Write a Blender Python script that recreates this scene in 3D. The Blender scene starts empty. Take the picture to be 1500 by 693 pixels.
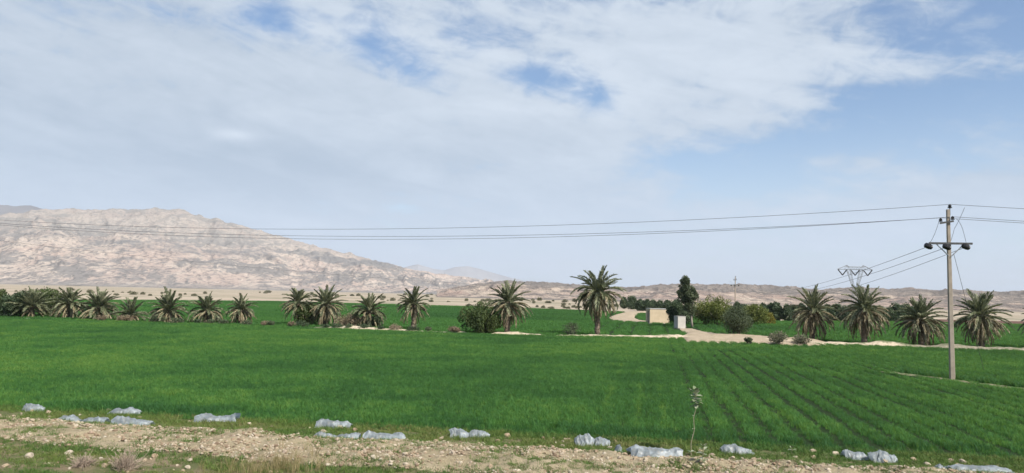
import bpy, math, random
import numpy as np
from mathutils import Matrix, Vector

rng = np.random.default_rng(7)
random.seed(7)
SC = bpy.context.scene
COL = SC.collection
R = math.radians

# ------------------------------------------------------------------ camera
F, CX, CY, CAMH = 1100.0, 750.0, 346.5, 3.6
PITCH, ROLL = math.atan(85.5 / F), R(1.38)
cam = bpy.data.cameras.new('camera')
cam.sensor_width = 36; cam.lens = 36 * F / 1500
cam.clip_start = 0.1; cam.clip_end = 40000
camo = bpy.data.objects.new('camera', cam); COL.objects.link(camo)
M3 = Matrix.Rotation(R(90) + PITCH, 3, 'X') @ Matrix.Rotation(ROLL, 3, 'Z')
camo.matrix_world = Matrix.Translation((0, 0, CAMH)) @ M3.to_4x4()
SC.camera = camo
MN = np.array(M3)

def ray(px, py):
    return MN @ np.array([(px - CX) / F, (CY - py) / F, -1.0])
def G(px, py, z=0.0):                      # where the sight line meets the level z
    d = ray(px, py); t = (z - CAMH) / d[2]
    return np.array([d[0] * t, d[1] * t, z])
def AT(px, py, y):                         # point on the sight line at depth y
    d = ray(px, py); t = y / d[1]
    return np.array([d[0] * t, y, CAMH + d[2] * t])
def AZEL(px, py):
    d = ray(px, py); d = d / np.linalg.norm(d)
    return math.atan2(d[0], d[1]), math.asin(d[2])
def mpp(p):                                # metres per photo pixel at a ground point
    return p[1] / F

# ------------------------------------------------------------------ world, sun, exposure
SUN = Vector((0.60, -0.62, 0.90)).normalized()
sun_el = math.asin(SUN.z); sun_az = math.atan2(SUN.x, SUN.y)
W = bpy.data.worlds.new('World'); SC.world = W; W.use_nodes = True
nt = W.node_tree; nt.nodes.clear()
class NB:
    """small node-building helper"""
    def __init__(s, nt): s.nt = nt
    def n(s, t, **kw):
        o = s.nt.nodes.new(t)
        for k, v in kw.items(): setattr(o, k, v)
        return o
    def put(s, sock, v):
        if hasattr(v, 'is_linked') or isinstance(v, bpy.types.NodeSocket): s.nt.links.new(v, sock)
        elif v is not None:
            if isinstance(v, (tuple, list)) and sock.type == 'RGBA' and len(v) == 3: v = (*v, 1)
            sock.default_value = v
    def m(s, op, a, b=None, c=None, clamp=False):
        o = s.n('ShaderNodeMath', operation=op); o.use_clamp = clamp
        for i, v in enumerate((a, b, c)):
            if v is not None: s.put(o.inputs[i], v)
        return o.outputs[0]
    def v(s, op, a, b=None):
        o = s.n('ShaderNodeVectorMath', operation=op)
        s.put(o.inputs[0], a)
        if b is not None: s.put(o.inputs[1], b)
        return o.outputs[0]
    def noise(s, vec, scale, detail=5, rough=0.55, dist=0.0, dim='3D', w=0):
        o = s.n('ShaderNodeTexNoise', noise_dimensions=dim)
        s.put(o.inputs['Vector'], vec); s.put(o.inputs['Scale'], scale)
        o.inputs['Detail'].default_value = detail; o.inputs['Roughness'].default_value = rough
        o.inputs['Distortion'].default_value = dist
        if dim == '4D': o.inputs['W'].default_value = w
        return o.outputs[0]
    def ss(s, x, a, b, lo=0.0, hi=1.0):
        o = s.n('ShaderNodeMapRange', interpolation_type='SMOOTHSTEP')
        s.put(o.inputs[0], x)
        for i, q in enumerate((a, b, lo, hi)): s.put(o.inputs[1 + i], q)
        return o.outputs[0]
    def mix(s, f, a, b, bt='MIX'):
        o = s.n('ShaderNodeMix', data_type='RGBA', blend_type=bt)
        s.put(o.inputs[0], f); s.put(o.inputs[6], a); s.put(o.inputs[7], b)
        return o.outputs[2]
    def xyz(s, a, b, c):
        o = s.n('ShaderNodeCombineXYZ')
        for i, q in enumerate((a, b, c)): s.put(o.inputs[i], q)
        return o.outputs[0]
    def sep(s, a):
        o = s.n('ShaderNodeSeparateXYZ'); s.put(o.inputs[0], a); return o.outputs
b = NB(nt)
SKY_STRENGTH = 0.072
sky = b.n('ShaderNodeTexSky', sky_type='NISHITA'); sky.sun_disc = False
sky.sun_elevation = sun_el; sky.sun_rotation = sun_az
sky.air_density = 1.0; sky.dust_density = 1.6; sky.ozone_density = 1.3
dirv = b.n('ShaderNodeTexCoord').outputs['Generated']
dx, dy, dz = b.sep(dirv)
az = b.m('ARCTAN2', dx, dy); el = b.m('ARCSINE', dz)
zz = b.m('ADD', b.m('MAXIMUM', dz, 0.0), 0.16)
px_ = b.m('DIVIDE', dx, zz); py_ = b.m('DIVIDE', dy, zz)
pl = b.xyz(px_, py_, 0.0)
# streaky drift: stretch along x and shear
pls = b.xyz(b.m('ADD', b.m('MULTIPLY', px_, 0.62), b.m('MULTIPLY', py_, 0.25)), py_, 3.3)
nA = b.noise(pls, 1.05, 7, 0.56, 0.5)
nB = b.noise(b.xyz(b.m('MULTIPLY', px_, 0.8), py_, 7.7), 3.6, 7, 0.6, 0.3)
nC = b.noise(b.xyz(az, b.m('MULTIPLY', el, 2.2), 1.7), 9.0, 6, 0.58, 0.3)
def blob(px, py, sx, sy, amp, rot=0.0):
    a0, e0 = AZEL(px, py)
    u = b.m('SUBTRACT', az, a0); w = b.m('SUBTRACT', el, e0)
    c, s_ = math.cos(R(rot)), math.sin(R(rot))
    uu = b.m('ADD', b.m('MULTIPLY', u, c), b.m('MULTIPLY', w, s_))
    ww = b.m('SUBTRACT', b.m('MULTIPLY', w, c), b.m('MULTIPLY', u, s_))
    uu = b.m('MULTIPLY', uu, F / sx); ww = b.m('MULTIPLY', ww, F / sy)
    q = b.m('ADD', b.m('MULTIPLY', uu, uu), b.m('MULTIPLY', ww, ww))
    return b.m('MULTIPLY', b.m('EXPONENT', b.m('MULTIPLY', q, -1.0)), amp)
def summ(base, lst):
    acc = base
    for q in lst: acc = b.m('ADD', acc, blob(*q))
    return acc
cover = summ(0.50, [(90, 240, 460, 150, 0.40), (790, 118, 40, 16, -0.3), (860, 125, 95, 34, -0.22, -12), (690, 60, 60, 22, -0.22, -20), (880, 150, 40, 20, -0.3, -30), (540, 55, 30, 40, -0.25), (60, 186, 90, 8, 0.3, -6), (1430, 300, 180, 36, 0.35, 8), 
    (130, 130, 560, 230, 0.46), (900, 80, 330, 150, 0.42, 12), (1180, 60, 260, 60, 0.25, 8),
    (760, 230, 420, 80, 0.28, -14), (1130, 160, 130, 60, 0.22, 10), (1430, 92, 160, 22, 0.30),
    (600, 100, 70, 36, -0.50, -28), (385, 18, 60, 30, -0.52), (470, 70, 50, 20, -0.14, -20),
    (770, 108, 55, 16, -0.34), (850, 135, 70, 30, -0.34, -15), (240, 14, 50, 12, -0.20),
    (1330, 165, 200, 75, -0.54), (1080, 250, 160, 45, -0.42, -6), (1450, 30, 120, 40, -0.42), (1440, 32, 40, 8, 0.42),
    (1255, 237, 75, 22, 0.52), (1440, 285, 210, 42, 0.42, 6), (690, 150, 110, 22, 0.16, 10),
    (350, 330, 500, 90, 0.14), (1000, 330, 300, 60, 0.05)])
nD = b.noise(b.xyz(az, b.m('MULTIPLY', el, 1.6), 4.1), 22.0, 7, 0.62, 0.8)
cover = b.m('ADD', cover, b.m('MULTIPLY', b.m('SUBTRACT', nD, 0.5), 0.85))
sa_, sb_ = math.cos(R(-13)), math.sin(R(-13))
sx = b.m('ADD', b.m('MULTIPLY', az, sa_), b.m('MULTIPLY', el, sb_)); sy = b.m('SUBTRACT', b.m('MULTIPLY', el, sa_), b.m('MULTIPLY', az, sb_))
nS = b.noise(b.xyz(b.m('MULTIPLY', sx, 1.6), b.m('MULTIPLY', sy, 8.5), 2.2), 3.2, 7, 0.6, 0.7)
cover = b.m('ADD', cover, b.m('MULTIPLY', b.m('SUBTRACT', nS, 0.5), 0.75))
dens = b.m('ADD', cover, b.m('ADD', b.m('MULTIPLY', b.m('SUBTRACT', nA, 0.5), 1.25), b.m('ADD', b.m('MULTIPLY', b.m('SUBTRACT', nB, 0.5), 1.0), b.m('MULTIPLY', b.m('SUBTRACT', nC, 0.5), 0.75))))
alpha = b.ss(dens, 0.26, 0.94, 0.0, 0.96)
# brightness of the cloud layer: thin sunlit parts white, thick parts blue grey
bright = summ(0.42, [(900, 90, 420, 130, 0.48, 8), (140, 90, 420, 60, 0.16, -8), (100, 235, 420, 75, -0.25), (420, 250, 300, 70, -0.20),
    (345, 197, 30, 8, 0.75), (440, 326, 40, 8, 0.25), (60, 185, 90, 9, 0.18, -8), (690, 160, 110, 30, 0.22, 12), (500, 45, 130, 30, 0.24), (740, 330, 300, 60, -0.1), (1250, 90, 200, 30, 0.2)])
bright = b.m('ADD', bright, b.m('MULTIPLY', b.m('SUBTRACT', nS, 0.5), 0.9))
bright = b.m('ADD', bright, b.m('MULTIPLY', b.m('SUBTRACT', nD, 0.5), 0.35))
bright = b.m('ADD', bright, b.m('ADD', b.m('MULTIPLY', b.m('SUBTRACT', nC, 0.5), 0.55), b.m('MULTIPLY', b.m('SUBTRACT', nB, 0.5), 0.65)), clamp=True)
ccol = b.mix(bright, (3.75, 4.65, 5.8), (6.6, 7.4, 8.4))
skyc = b.v('MULTIPLY', sky.outputs[0], (1.30, 1.42, 1.53))
col = b.mix(alpha, skyc, ccol)
# dry dust near the horizon
hz = b.ss(el, -0.02, 0.27, 0.78, 0.0)
col = b.mix(hz, col, (6.7, 7.9, 9.6))
bg = b.n('ShaderNodeBackground'); b.put(bg.inputs[0], col); bg.inputs[1].default_value = SKY_STRENGTH
nt.links.new(bg.outputs[0], b.n('ShaderNodeOutputWorld').inputs[0])

sl = bpy.data.lights.new('sun', 'SUN'); sl.energy = 4.4; sl.angle = R(0.8); sl.color = (1.0, 0.95, 0.87)
so = bpy.data.objects.new('sun', sl); COL.objects.link(so)
so.rotation_euler = SUN.to_track_quat('Z', 'Y').to_euler()
SC.view_settings.view_transform = 'Standard'; SC.view_settings.look = 'None'
SC.view_settings.exposure = 0.55; SC.view_settings.gamma = 1.0
SC.view_settings.use_curve_mapping = False
SC.render.engine = 'CYCLES'
SC.cycles.max_bounces = 6; SC.cycles.volume_bounces = 0
SC.cycles.transparent_max_bounces = 8
SC.cycles.use_denoising = True; SC.cycles.denoiser = 'OPENIMAGEDENOISE'
SC.cycles.denoising_input_passes = 'RGB_ALBEDO_NORMAL'; SC.cycles.denoising_prefilter = 'ACCURATE'

# ------------------------------------------------------------------ helpers
def tag(o, label, cat=None, group=None, kind=None):
    o['label'] = label
    if cat: o['category'] = cat
    if group: o['group'] = group
    if kind: o['kind'] = kind
    return o
def link(o, parent=None):
    COL.objects.link(o)
    if parent is not None: o.parent = parent
    return o
def empty(name, loc, rz=0.0):
    o = bpy.data.objects.new(name, None); o.empty_display_size = 0.2
    o.location = loc; o.rotation_euler = (0, 0, rz); COL.objects.link(o); return o
def copy_tree(o, parent=None):
    c = o.copy(); COL.objects.link(c)
    c.parent = parent
    for ch in list(o.children): copy_tree(ch, c)
    return c

class MB:
    """collects numpy geometry into ONE mesh"""
    def __init__(s): s.V = []; s.L = []; s.S = []; s.T = []; s.n = 0
    def add(s, v, f, tint=0.5):
        v = np.asarray(v, float).reshape(-1, 3); f = np.asarray(f, int)
        s.V.append(v); s.L.append((f + s.n).ravel()); s.S.append(np.full(len(f), f.shape[1]))
        t = np.broadcast_to(np.asarray(tint, float), (len(v),)); s.T.append(t); s.n += len(v)
    def box(s, c, size, rot=None, tint=0.5):
        h = np.array(size) / 2
        v = np.array([[x, y, z] for x in (-1, 1) for y in (-1, 1) for z in (-1, 1)], float) * h
        if rot is not None: v = v @ np.array(rot).T
        s.add(v + np.array(c), [[0, 1, 3, 2], [4, 6, 7, 5], [0, 4, 5, 1], [2, 3, 7, 6], [0, 2, 6, 4], [1, 5, 7, 3]], tint)
    def tube(s, P, rad, n=8, tint=0.5, cap=True):
        P = np.asarray(P, float); rad = np.broadcast_to(np.asarray(rad, float), (len(P),))
        T = np.gradient(P, axis=0); T /= np.linalg.norm(T, axis=1)[:, None] + 1e-12
        ref = np.array([0, 0, 1.0]) if abs(T[:, 2]).mean() < 0.8 else np.array([1.0, 0, 0])
        A = np.cross(T, ref); A /= np.linalg.norm(A, axis=1)[:, None] + 1e-12
        B = np.cross(T, A)
        th = np.linspace(0, 2 * np.pi, n, endpoint=False)
        V = P[:, None] + rad[:, None, None] * (np.cos(th)[None, :, None] * A[:, None] + np.sin(th)[None, :, None] * B[:, None])
        i = np.arange(len(P) - 1)[:, None] * n; j = np.arange(n)[None]; k = (j + 1) % n
        f = np.stack([i + j, i + k, i + n + k, i + n + j], -1).reshape(-1, 4)
        s.add(V.reshape(-1, 3), f, tint)
        if cap:
            m = len(P) * n
            s.L.append(np.arange(s.n - m, s.n - m + n)[::-1]); s.S.append(np.array([n]))
            s.L.append(np.arange(s.n - n, s.n)); s.S.append(np.array([n]))
    def bar(s, a, c, w, tint=0.5): s.tube([a, c], w / 2, 4, tint)
    def grid(s, X, Y, Z, tint=0.5):
        h, w = X.shape
        v = np.stack([X, Y, Z], -1).reshape(-1, 3)
        i = np.arange(h - 1)[:, None] * w + np.arange(w - 1)[None]
        f = np.stack([i, i + 1, i + w + 1, i + w], -1).reshape(-1, 4)
        s.add(v, f, np.asarray(tint).ravel() if np.ndim(tint) else tint)
    def mesh(s, name, mat, smooth=False):
        V = np.concatenate(s.V); L = np.concatenate(s.L); S = np.concatenate(s.S)
        me = bpy.data.meshes.new(name)
        me.vertices.add(len(V)); me.vertices.foreach_set('co', V.astype(np.float32).ravel())
        me.loops.add(len(L)); me.loops.foreach_set('vertex_index', L.astype(np.int32))
        me.polygons.add(len(S)); me.polygons.foreach_set('loop_start', np.concatenate([[0], np.cumsum(S)[:-1]]).astype(np.int32))
        at = me.attributes.new('tint', 'FLOAT', 'POINT'); at.data.foreach_set('value', np.concatenate(s.T).astype(np.float32))
        me.materials.append(mat)
        me.update(calc_edges=True); me.validate()
        me.polygons.foreach_set('use_smooth', np.full(len(me.polygons), smooth))
        return me
    def build(s, name, mat, parent=None, smooth=False):
        return link(bpy.data.objects.new(name, s.mesh(name, mat, smooth)), parent)

# numpy noise
def _h(ix, iy, sd):
    n = (ix.astype(np.int64) * 374761393 + iy.astype(np.int64) * 668265263 + sd * 1442695041) & 0xffffffff
    n = ((n ^ (n >> 13)) * 1274126177) & 0xffffffff
    return ((n ^ (n >> 16)) & 0xffff) / 65535.0
def vn(x, y, sd=0):
    x = np.asarray(x, float); y = np.asarray(y, float)
    ix = np.floor(x); iy = np.floor(y); fx = x - ix; fy = y - iy
    u = fx * fx * fx * (fx * (fx * 6 - 15) + 10); v = fy * fy * fy * (fy * (fy * 6 - 15) + 10)
    a = _h(ix, iy, sd); c = _h(ix + 1, iy, sd); d = _h(ix, iy + 1, sd); e = _h(ix + 1, iy + 1, sd)
    return (a * (1 - u) + c * u) * (1 - v) + (d * (1 - u) + e * u) * v
def fbm(x, y, o=5, sd=0, g=0.5):
    t = 0; a = 1; n = 0; x = np.asarray(x, float); y = np.asarray(y, float)
    for i in range(o):
        t = t + a * vn(x, y, sd + i); n += a; a *= g
        x, y = 1.6 * x + 1.2 * y + 5.1, -1.2 * x + 1.6 * y + 1.3
    return t / n
def ridged(x, y, o=6, sd=0, g=0.5):
    t = 0; a = 1; n = 0; w = 1; x = np.asarray(x, float); y = np.asarray(y, float)
    for i in range(o):
        r = (1 - np.abs(2 * vn(x, y, sd + i) - 1)) ** 2
        t = t + a * r * w; n += a; w = np.clip(r * 1.6, 0, 1); a *= g
        x, y = 1.6 * x + 1.2 * y + 3.7, -1.2 * x + 1.6 * y + 9.2
    return t / n
def sst(a, c, x):
    t = np.clip((x - a) / (c - a), 0, 1); return t * t * (3 - 2 * t)

# ------------------------------------------------------------------ materials
def material(name):
    m = bpy.data.materials.new(name); m.use_nodes = True
    t = m.node_tree; t.nodes.clear(); q = NB(t)
    out = q.n('ShaderNodeOutputMaterial'); p = q.n('ShaderNodeBsdfPrincipled')
    t.links.new(p.outputs[0], out.inputs[0])
    return m, q, p, out
def attr(q, name='tint', kind='GEOMETRY'):
    return q.n('ShaderNodeAttribute', attribute_name=name, attribute_type=kind).outputs['Fac']
def ramp(q, fac, stops):
    r = q.n('ShaderNodeValToRGB'); e = r.color_ramp.elements
    while len(e) < len(stops): e.new(0.5)
    for i, (p, c) in enumerate(stops): e[i].position = p; e[i].color = (*c, 1)
    q.put(r.inputs[0], fac); return r.outputs[0]
def bump(q, p, h, s=0.4, d=0.05):
    o = q.n('ShaderNodeBump'); o.inputs['Strength'].default_value = s; o.inputs['Distance'].default_value = d
    q.put(o.inputs['Height'], h); q.nt.links.new(o.outputs[0], p.inputs['Normal'])
def pos(q): return q.n('ShaderNodeNewGeometry').outputs['Position']
def objc(q): return q.n('ShaderNodeTexCoord').outputs['Object']

def simple(name, c1, c2, scale=8, rough=0.8, bs=0.3, bd=0.02, spec=0.3, metal=0.0):
    m, q, p, o = material(name); c = objc(q)
    n = q.noise(c, scale, 6, 0.6)
    q.put(p.inputs['Base Color'], q.mix(q.ss(n, 0.3, 0.7), c1, c2))
    p.inputs['Roughness'].default_value = rough; p.inputs['Specular IOR Level'].default_value = spec; p.inputs['Metallic'].default_value = metal
    if bs: bump(q, p, q.noise(c, scale * 3, 5, 0.6), bs, bd)
    return m
def leafmat(name, stops, trans=0.25, kind='GEOMETRY', rough=0.6, spec=0.25, tc=None):
    m, q, p, o = material(name)
    c = ramp(q, attr(q, 'tint', kind), stops)
    q.put(p.inputs['Base Color'], c); p.inputs['Roughness'].default_value = rough; p.inputs['Specular IOR Level'].default_value = spec
    tr = q.n('ShaderNodeBsdfTranslucent'); q.put(tr.inputs[0], q.mix(0.5, c, tc or (0.10, 0.16, 0.02)))
    mx = q.n('ShaderNodeMixShader'); mx.inputs[0].default_value = trans
    q.nt.links.new(p.outputs[0], mx.inputs[1]); q.nt.links.new(tr.outputs[0], mx.inputs[2]); q.nt.links.new(mx.outputs[0], o.inputs[0])
    return m

M_crop = leafmat('crop_leaf', [(0, (0.036, 0.118, 0.036)), (0.5, (0.082, 0.220, 0.049)), (1, (0.17, 0.295, 0.058))], 0.45, 'INSTANCER', tc=(0.22, 0.36, 0.05))
M_weed = leafmat('weed_leaf', [(0, (0.05, 0.13, 0.024)), (0.45, (0.13, 0.18, 0.04)), (0.8, (0.22, 0.19, 0.08)), (1, (0.34, 0.27, 0.14))], 0.2, 'INSTANCER', tc=(0.15, 0.16, 0.04))
M_palm = leafmat('palm_leaf', [(0, (0.062, 0.08, 0.042)), (0.5, (0.225, 0.245, 0.14)), (0.8, (0.34, 0.345, 0.21)), (1, (0.38, 0.36, 0.23))], 0.30, tc=(0.08, 0.10, 0.02), rough=0.45, spec=0.4)
M_dead = leafmat('dead_frond', [(0, (0.10, 0.08, 0.045)), (0.5, (0.215, 0.175, 0.10)), (1, (0.46, 0.40, 0.26))], 0.15, tc=(0.2, 0.13, 0.06))
M_trunk = simple('palm_trunk', (0.10, 0.075, 0.055), (0.24, 0.19, 0.14), 9, 0.9, 0.5, 0.05)
M_bark = simple('bark', (0.16, 0.13, 0.10), (0.34, 0.30, 0.25), 6, 0.9, 0.4, 0.03)
M_bark_d = simple('dark_bark', (0.06, 0.05, 0.04), (0.15, 0.12, 0.10), 6, 0.9, 0.4, 0.03)
M_leaf_d = leafmat('leaf_dark', [(0, (0.028, 0.048, 0.027)), (0.5, (0.062, 0.092, 0.048)), (1, (0.12, 0.155, 0.08))], 0.2)
M_leaf_e = leafmat('leaf_eucalyptus', [(0, (0.035, 0.05, 0.026)), (0.5, (0.085, 0.105, 0.055)), (1, (0.19, 0.21, 0.12))], 0.2)
M_leaf_a = leafmat('leaf_acacia', [(0, (0.07, 0.095, 0.022)), (0.5, (0.145, 0.17, 0.04)), (1, (0.25, 0.25, 0.07))], 0.25)
M_leaf_y = leafmat('leaf_yellow', [(0, (0.11, 0.11, 0.02)), (0.5, (0.22, 0.19, 0.03)), (1, (0.34, 0.28, 0.05))], 0.25)
M_leaf_g = leafmat('leaf_grey', [(0, (0.040, 0.055, 0.030)), (0.5, (0.088, 0.112, 0.06)), (1, (0.17, 0.20, 0.11))], 0.2)
M_leaf_b = leafmat('leaf_dry', [(0, (0.12, 0.085, 0.05)), (0.5, (0.22, 0.17, 0.11)), (1, (0.36, 0.30, 0.21))], 0.15, tc=(0.2, 0.15, 0.07))
M_leaf_s = leafmat('leaf_scrub', [(0, (0.08, 0.082, 0.05)), (0.5, (0.15, 0.145, 0.09)), (1, (0.28, 0.26, 0.17))], 0.15)
M_leaf_m = leafmat('leaf_bush', [(0, (0.034, 0.056, 0.020)), (0.5, (0.078, 0.108, 0.036)), (1, (0.15, 0.18, 0.065))], 0.25)
M_milk = leafmat('milkweed_leaf', [(0, (0.08, 0.12, 0.05)), (0.5, (0.17, 0.21, 0.11)), (1, (0.40, 0.42, 0.30))], 0.15)
M_stem = simple('pale_stem', (0.24, 0.21, 0.14), (0.36, 0.31, 0.22), 20, 0.85, 0.3, 0.005)

KALB = 0.86
def dim(c): return tuple(k * KALB for k in c)
def earth(name, c1, c2, c3, s1, s2, bs=0.5, bd=0.05, green=None, gt=(0.55, 0.7)):
    c1, c2, c3 = dim(c1), dim(c2), dim(c3)
    m, q, p, o = material(name); P = pos(q)
    n1 = q.noise(P, s1, 6, 0.6); n2 = q.noise(P, s2, 6, 0.65)
    c = q.mix(q.ss(n1, 0.35, 0.65), c1, c2); c = q.mix(q.ss(n2, 0.5, 0.72), c, c3)
    if green:
        n3 = q.noise(P, s1 * 1.7, 6, 0.65, 0.4); c = q.mix(q.ss(n3, gt[0], gt[1], 0, 0.85), c, green)
    q.put(p.inputs['Base Color'], c); p.inputs['Roughness'].default_value = 0.95; p.inputs['Specular IOR Level'].default_value = 0.1
    bump(q, p, q.m('ADD', n2, q.noise(P, s2 * 4, 4, 0.6)), bs, bd)
    return m
M_plain = earth('desert_plain', (0.42, 0.34, 0.25), (0.50, 0.41, 0.31), (0.33, 0.29, 0.22), 0.012, 0.11, 0.2, 0.1, (0.21, 0.195, 0.13), (0.46, 0.62))
M_bank = earth('bank_soil', (0.34, 0.28, 0.175), (0.42, 0.345, 0.225), (0.25, 0.20, 0.125), 0.9, 7.0, 0.7, 0.06)
M_verge = earth('verge_soil', (0.20, 0.155, 0.095), (0.29, 0.225, 0.145), (0.13, 0.11, 0.065), 0.8, 6.0, 0.7, 0.05, (0.10, 0.115, 0.045), (0.36, 0.58))
M_sand = earth('pale_sand', (0.45, 0.36, 0.25), (0.52, 0.42, 0.30), (0.33, 0.26, 0.18), 0.7, 3.0, 0.6, 0.12, (0.17, 0.18, 0.08), (0.56, 0.70))
M_soil = earth('field_soil', (0.018, 0.036, 0.011), (0.024, 0.046, 0.013), (0.035, 0.038, 0.02), 0.6, 5.0, 0.5, 0.05)  # moist greenish soil, colour darkened further for shade down in the furrows
M_plough = earth('ploughed_soil', (0.13, 0.075, 0.055), (0.17, 0.10, 0.075), (0.10, 0.06, 0.045), 0.05, 0.8, 0.5, 0.1)
M_furrowline = earth('ditch_soil', (0.16, 0.15, 0.08), (0.36, 0.31, 0.21), (0.10, 0.12, 0.05), 1.6, 6.0, 0.5, 0.05, (0.06, 0.12, 0.03), (0.46, 0.56))

def rockmat():
    m, q, p, o = material('limestone'); c = objc(q)
    info = q.n('ShaderNodeObjectInfo').outputs['Random']
    base = ramp(q, info, [(0, (0.26, 0.19, 0.13)), (0.3, (0.42, 0.32, 0.22)), (0.6, (0.52, 0.43, 0.31)), (0.85, (0.62, 0.55, 0.43)), (1, (0.46, 0.35, 0.27))])
    n = q.noise(c, 3.0, 6, 0.65)
    q.put(p.inputs['Base Color'], q.mix(q.ss(n, 0.35, 0.7), base, q.mix(1.0, base, (0.62, 0.56, 0.50), 'MULTIPLY')))
    p.inputs['Roughness'].default_value = 0.92; p.inputs['Specular IOR Level'].default_value = 0.15
    bump(q, p, q.noise(c, 9, 5, 0.65), 0.5, 0.15); return m
M_rock = rockmat()

def hillmat(name, pale, pink, grey, dark, sc, cap=False):
    pale, pink, grey, dark = dim(pale), dim(pink), dim(grey), dim(dark)
    m, q, p, o = material(name); P = pos(q)
    x, y, z = q.sep(P)
    st = q.xyz(q.m('MULTIPLY', x, 1.0), q.m('MULTIPLY', y, 0.35), q.m('ADD', q.m('MULTIPLY', z, 1.7), q.m('MULTIPLY', x, 0.15)))
    n1 = q.noise(st, 1.0 / (sc * 4), 8, 0.66, 1.0); n2 = q.noise(st, 1.0 / sc, 8, 0.70, 0.8); n3 = q.noise(st, 1.0 / (sc * 0.4), 7, 0.72, 0.4)
    n4 = q.noise(q.xyz(q.m('MULTIPLY', x, 0.45), q.m('MULTIPLY', y, 0.45), q.m('MULTIPLY', z, 2.2)), 1.0 / (sc * 6), 7, 0.62, 0.9)
    c = q.mix(q.ss(n1, 0.42, 0.58), pale, pink)
    c = q.mix(q.ss(q.m('ADD', q.m('MULTIPLY', n2, 0.5), q.m('MULTIPLY', n4, 0.55)), 0.50, 0.57, 0, 0.9), c, grey)
    c = q.mix(q.ss(n3, 0.50, 0.60, 0, 0.8), c, dark)
    c = q.mix(q.ss(n2, 0.34, 0.44, 0.7, 0.0), c, tuple(min(1, k * 1.25) for k in pale))
    tn = attr(q)                                           # outwash fans at the foot and darker upper beds
    c = q.mix(q.ss(tn, 0.55, 1.0, 0, 0.8), c, grey)
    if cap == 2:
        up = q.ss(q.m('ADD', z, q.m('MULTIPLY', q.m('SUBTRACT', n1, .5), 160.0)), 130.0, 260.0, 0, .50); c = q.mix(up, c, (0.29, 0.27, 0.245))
        bd = q.m('MULTIPLY', q.ss(z, 105.0, 140.0), q.ss(z, 205.0, 165.0)); c = q.mix(q.m('MULTIPLY', bd, q.ss(n4, .40, .58, 0, .75)), c, (0.18, 0.172, 0.165))   # patchy darker grey band half way up
    elif cap: c = q.mix(q.ss(q.m('ADD', z, q.m('MULTIPLY', q.m('SUBTRACT', n1, .5), 40.0)), 11.0, 21.0, 0, .80), c, (0.19, 0.167, 0.147))   # dark cap rock
    q.put(p.inputs['Base Color'], c); p.inputs['Roughness'].default_value = 0.95; p.inputs['Specular IOR Level'].default_value = 0.1
    bump(q, p, q.m('ADD', n2, n3), 1.0, sc * 0.22)
    return m

# ------------------------------------------------------------------ ground sheet
def sgrid(n, half, k):
    t = np.linspace(-1, 1, n); return half * np.sinh(k * t) / np.sinh(k)
gx = sgrid(140, 14000, 7.0); gy = np.concatenate([np.linspace(-600, 0, 12)[:-1], 13500 * np.sinh(6.5 * np.linspace(0, 1, 120)) / np.sinh(6.5)])
X, Y = np.meshgrid(gx, gy)
Z = -0.06 - 0.0 * X
mb = MB(); mb.grid(X, Y, Z)
tag(mb.build('ground', M_plain, smooth=True), 'wide pale sandy desert plain reaching to the hills', None, None, 'structure')

# ------------------------------------------------------------------ lines that lay the place out
def line(p, q):                                           # y as a linear function of x
    k = (q[1] - p[1]) / (q[0] - p[0]); return lambda x: p[1] + k * (np.asarray(x) - p[0])
L_crop = line(G(0, 599), G(1500, 677))                    # near edge of the crop
L_top = line(G(0, 618), G(1000, 674))                     # upper edge of the rubble bank
L_low = line(G(0, 651), G(600, 696))                      # lower edge of the rubble bank
mid_px = [(0, 462), (250, 469), (480, 477), (735, 486), (875, 489), (1000, 491), (1200, 499), (1440, 507), (1500, 509)]
mid = np.array([G(x, y, 0.3)[:2] for x, y in mid_px])
k0 = (mid[1] - mid[0]) / (mid[1] - mid[0])[0]; k1 = (mid[-1] - mid[-3]) / (mid[-1] - mid[-3])[0]
mid = np.vstack([mid[0] - k0 * 120, mid, mid[-1] + k1 * 120])
def y_mid(x): return np.interp(x, mid[:, 0], mid[:, 1])
far_px = [(0, 438), (400, 441), (700, 449), (905, 456), (1000, 462), (1130, 470), (1340, 471), (1500, 475)]
far = np.array([G(x, y, 0.1)[:2] for x, y in far_px])
far = np.vstack([far[0] + (-150, -5), far, far[-1] + (150, 0)])
def y_far(x): return np.interp(x, far[:, 0], far[:, 1])
ROW = np.array([(954 - 750) / F, 1.0]); ROW /= np.linalg.norm(ROW); RN = np.array([ROW[1], -ROW[0]])

def gz(x, y):                                             # height of the near verge and bank
    t, l = L_top(x), L_low(x)
    bnk = sst(t + 0.5, t - 0.7, y) * sst(l - 0.9, l + 1.0, y)
    rough = (fbm(x * 1.3, y * 1.3, 5, 11) - 0.5)
    return 0.01 + bnk * (0.14 + 0.26 * rough) + 0.10 * (fbm(x * 0.5, y * 0.5, 4, 21) - 0.4) * sst(t + 1, t - 1, y)

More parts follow.
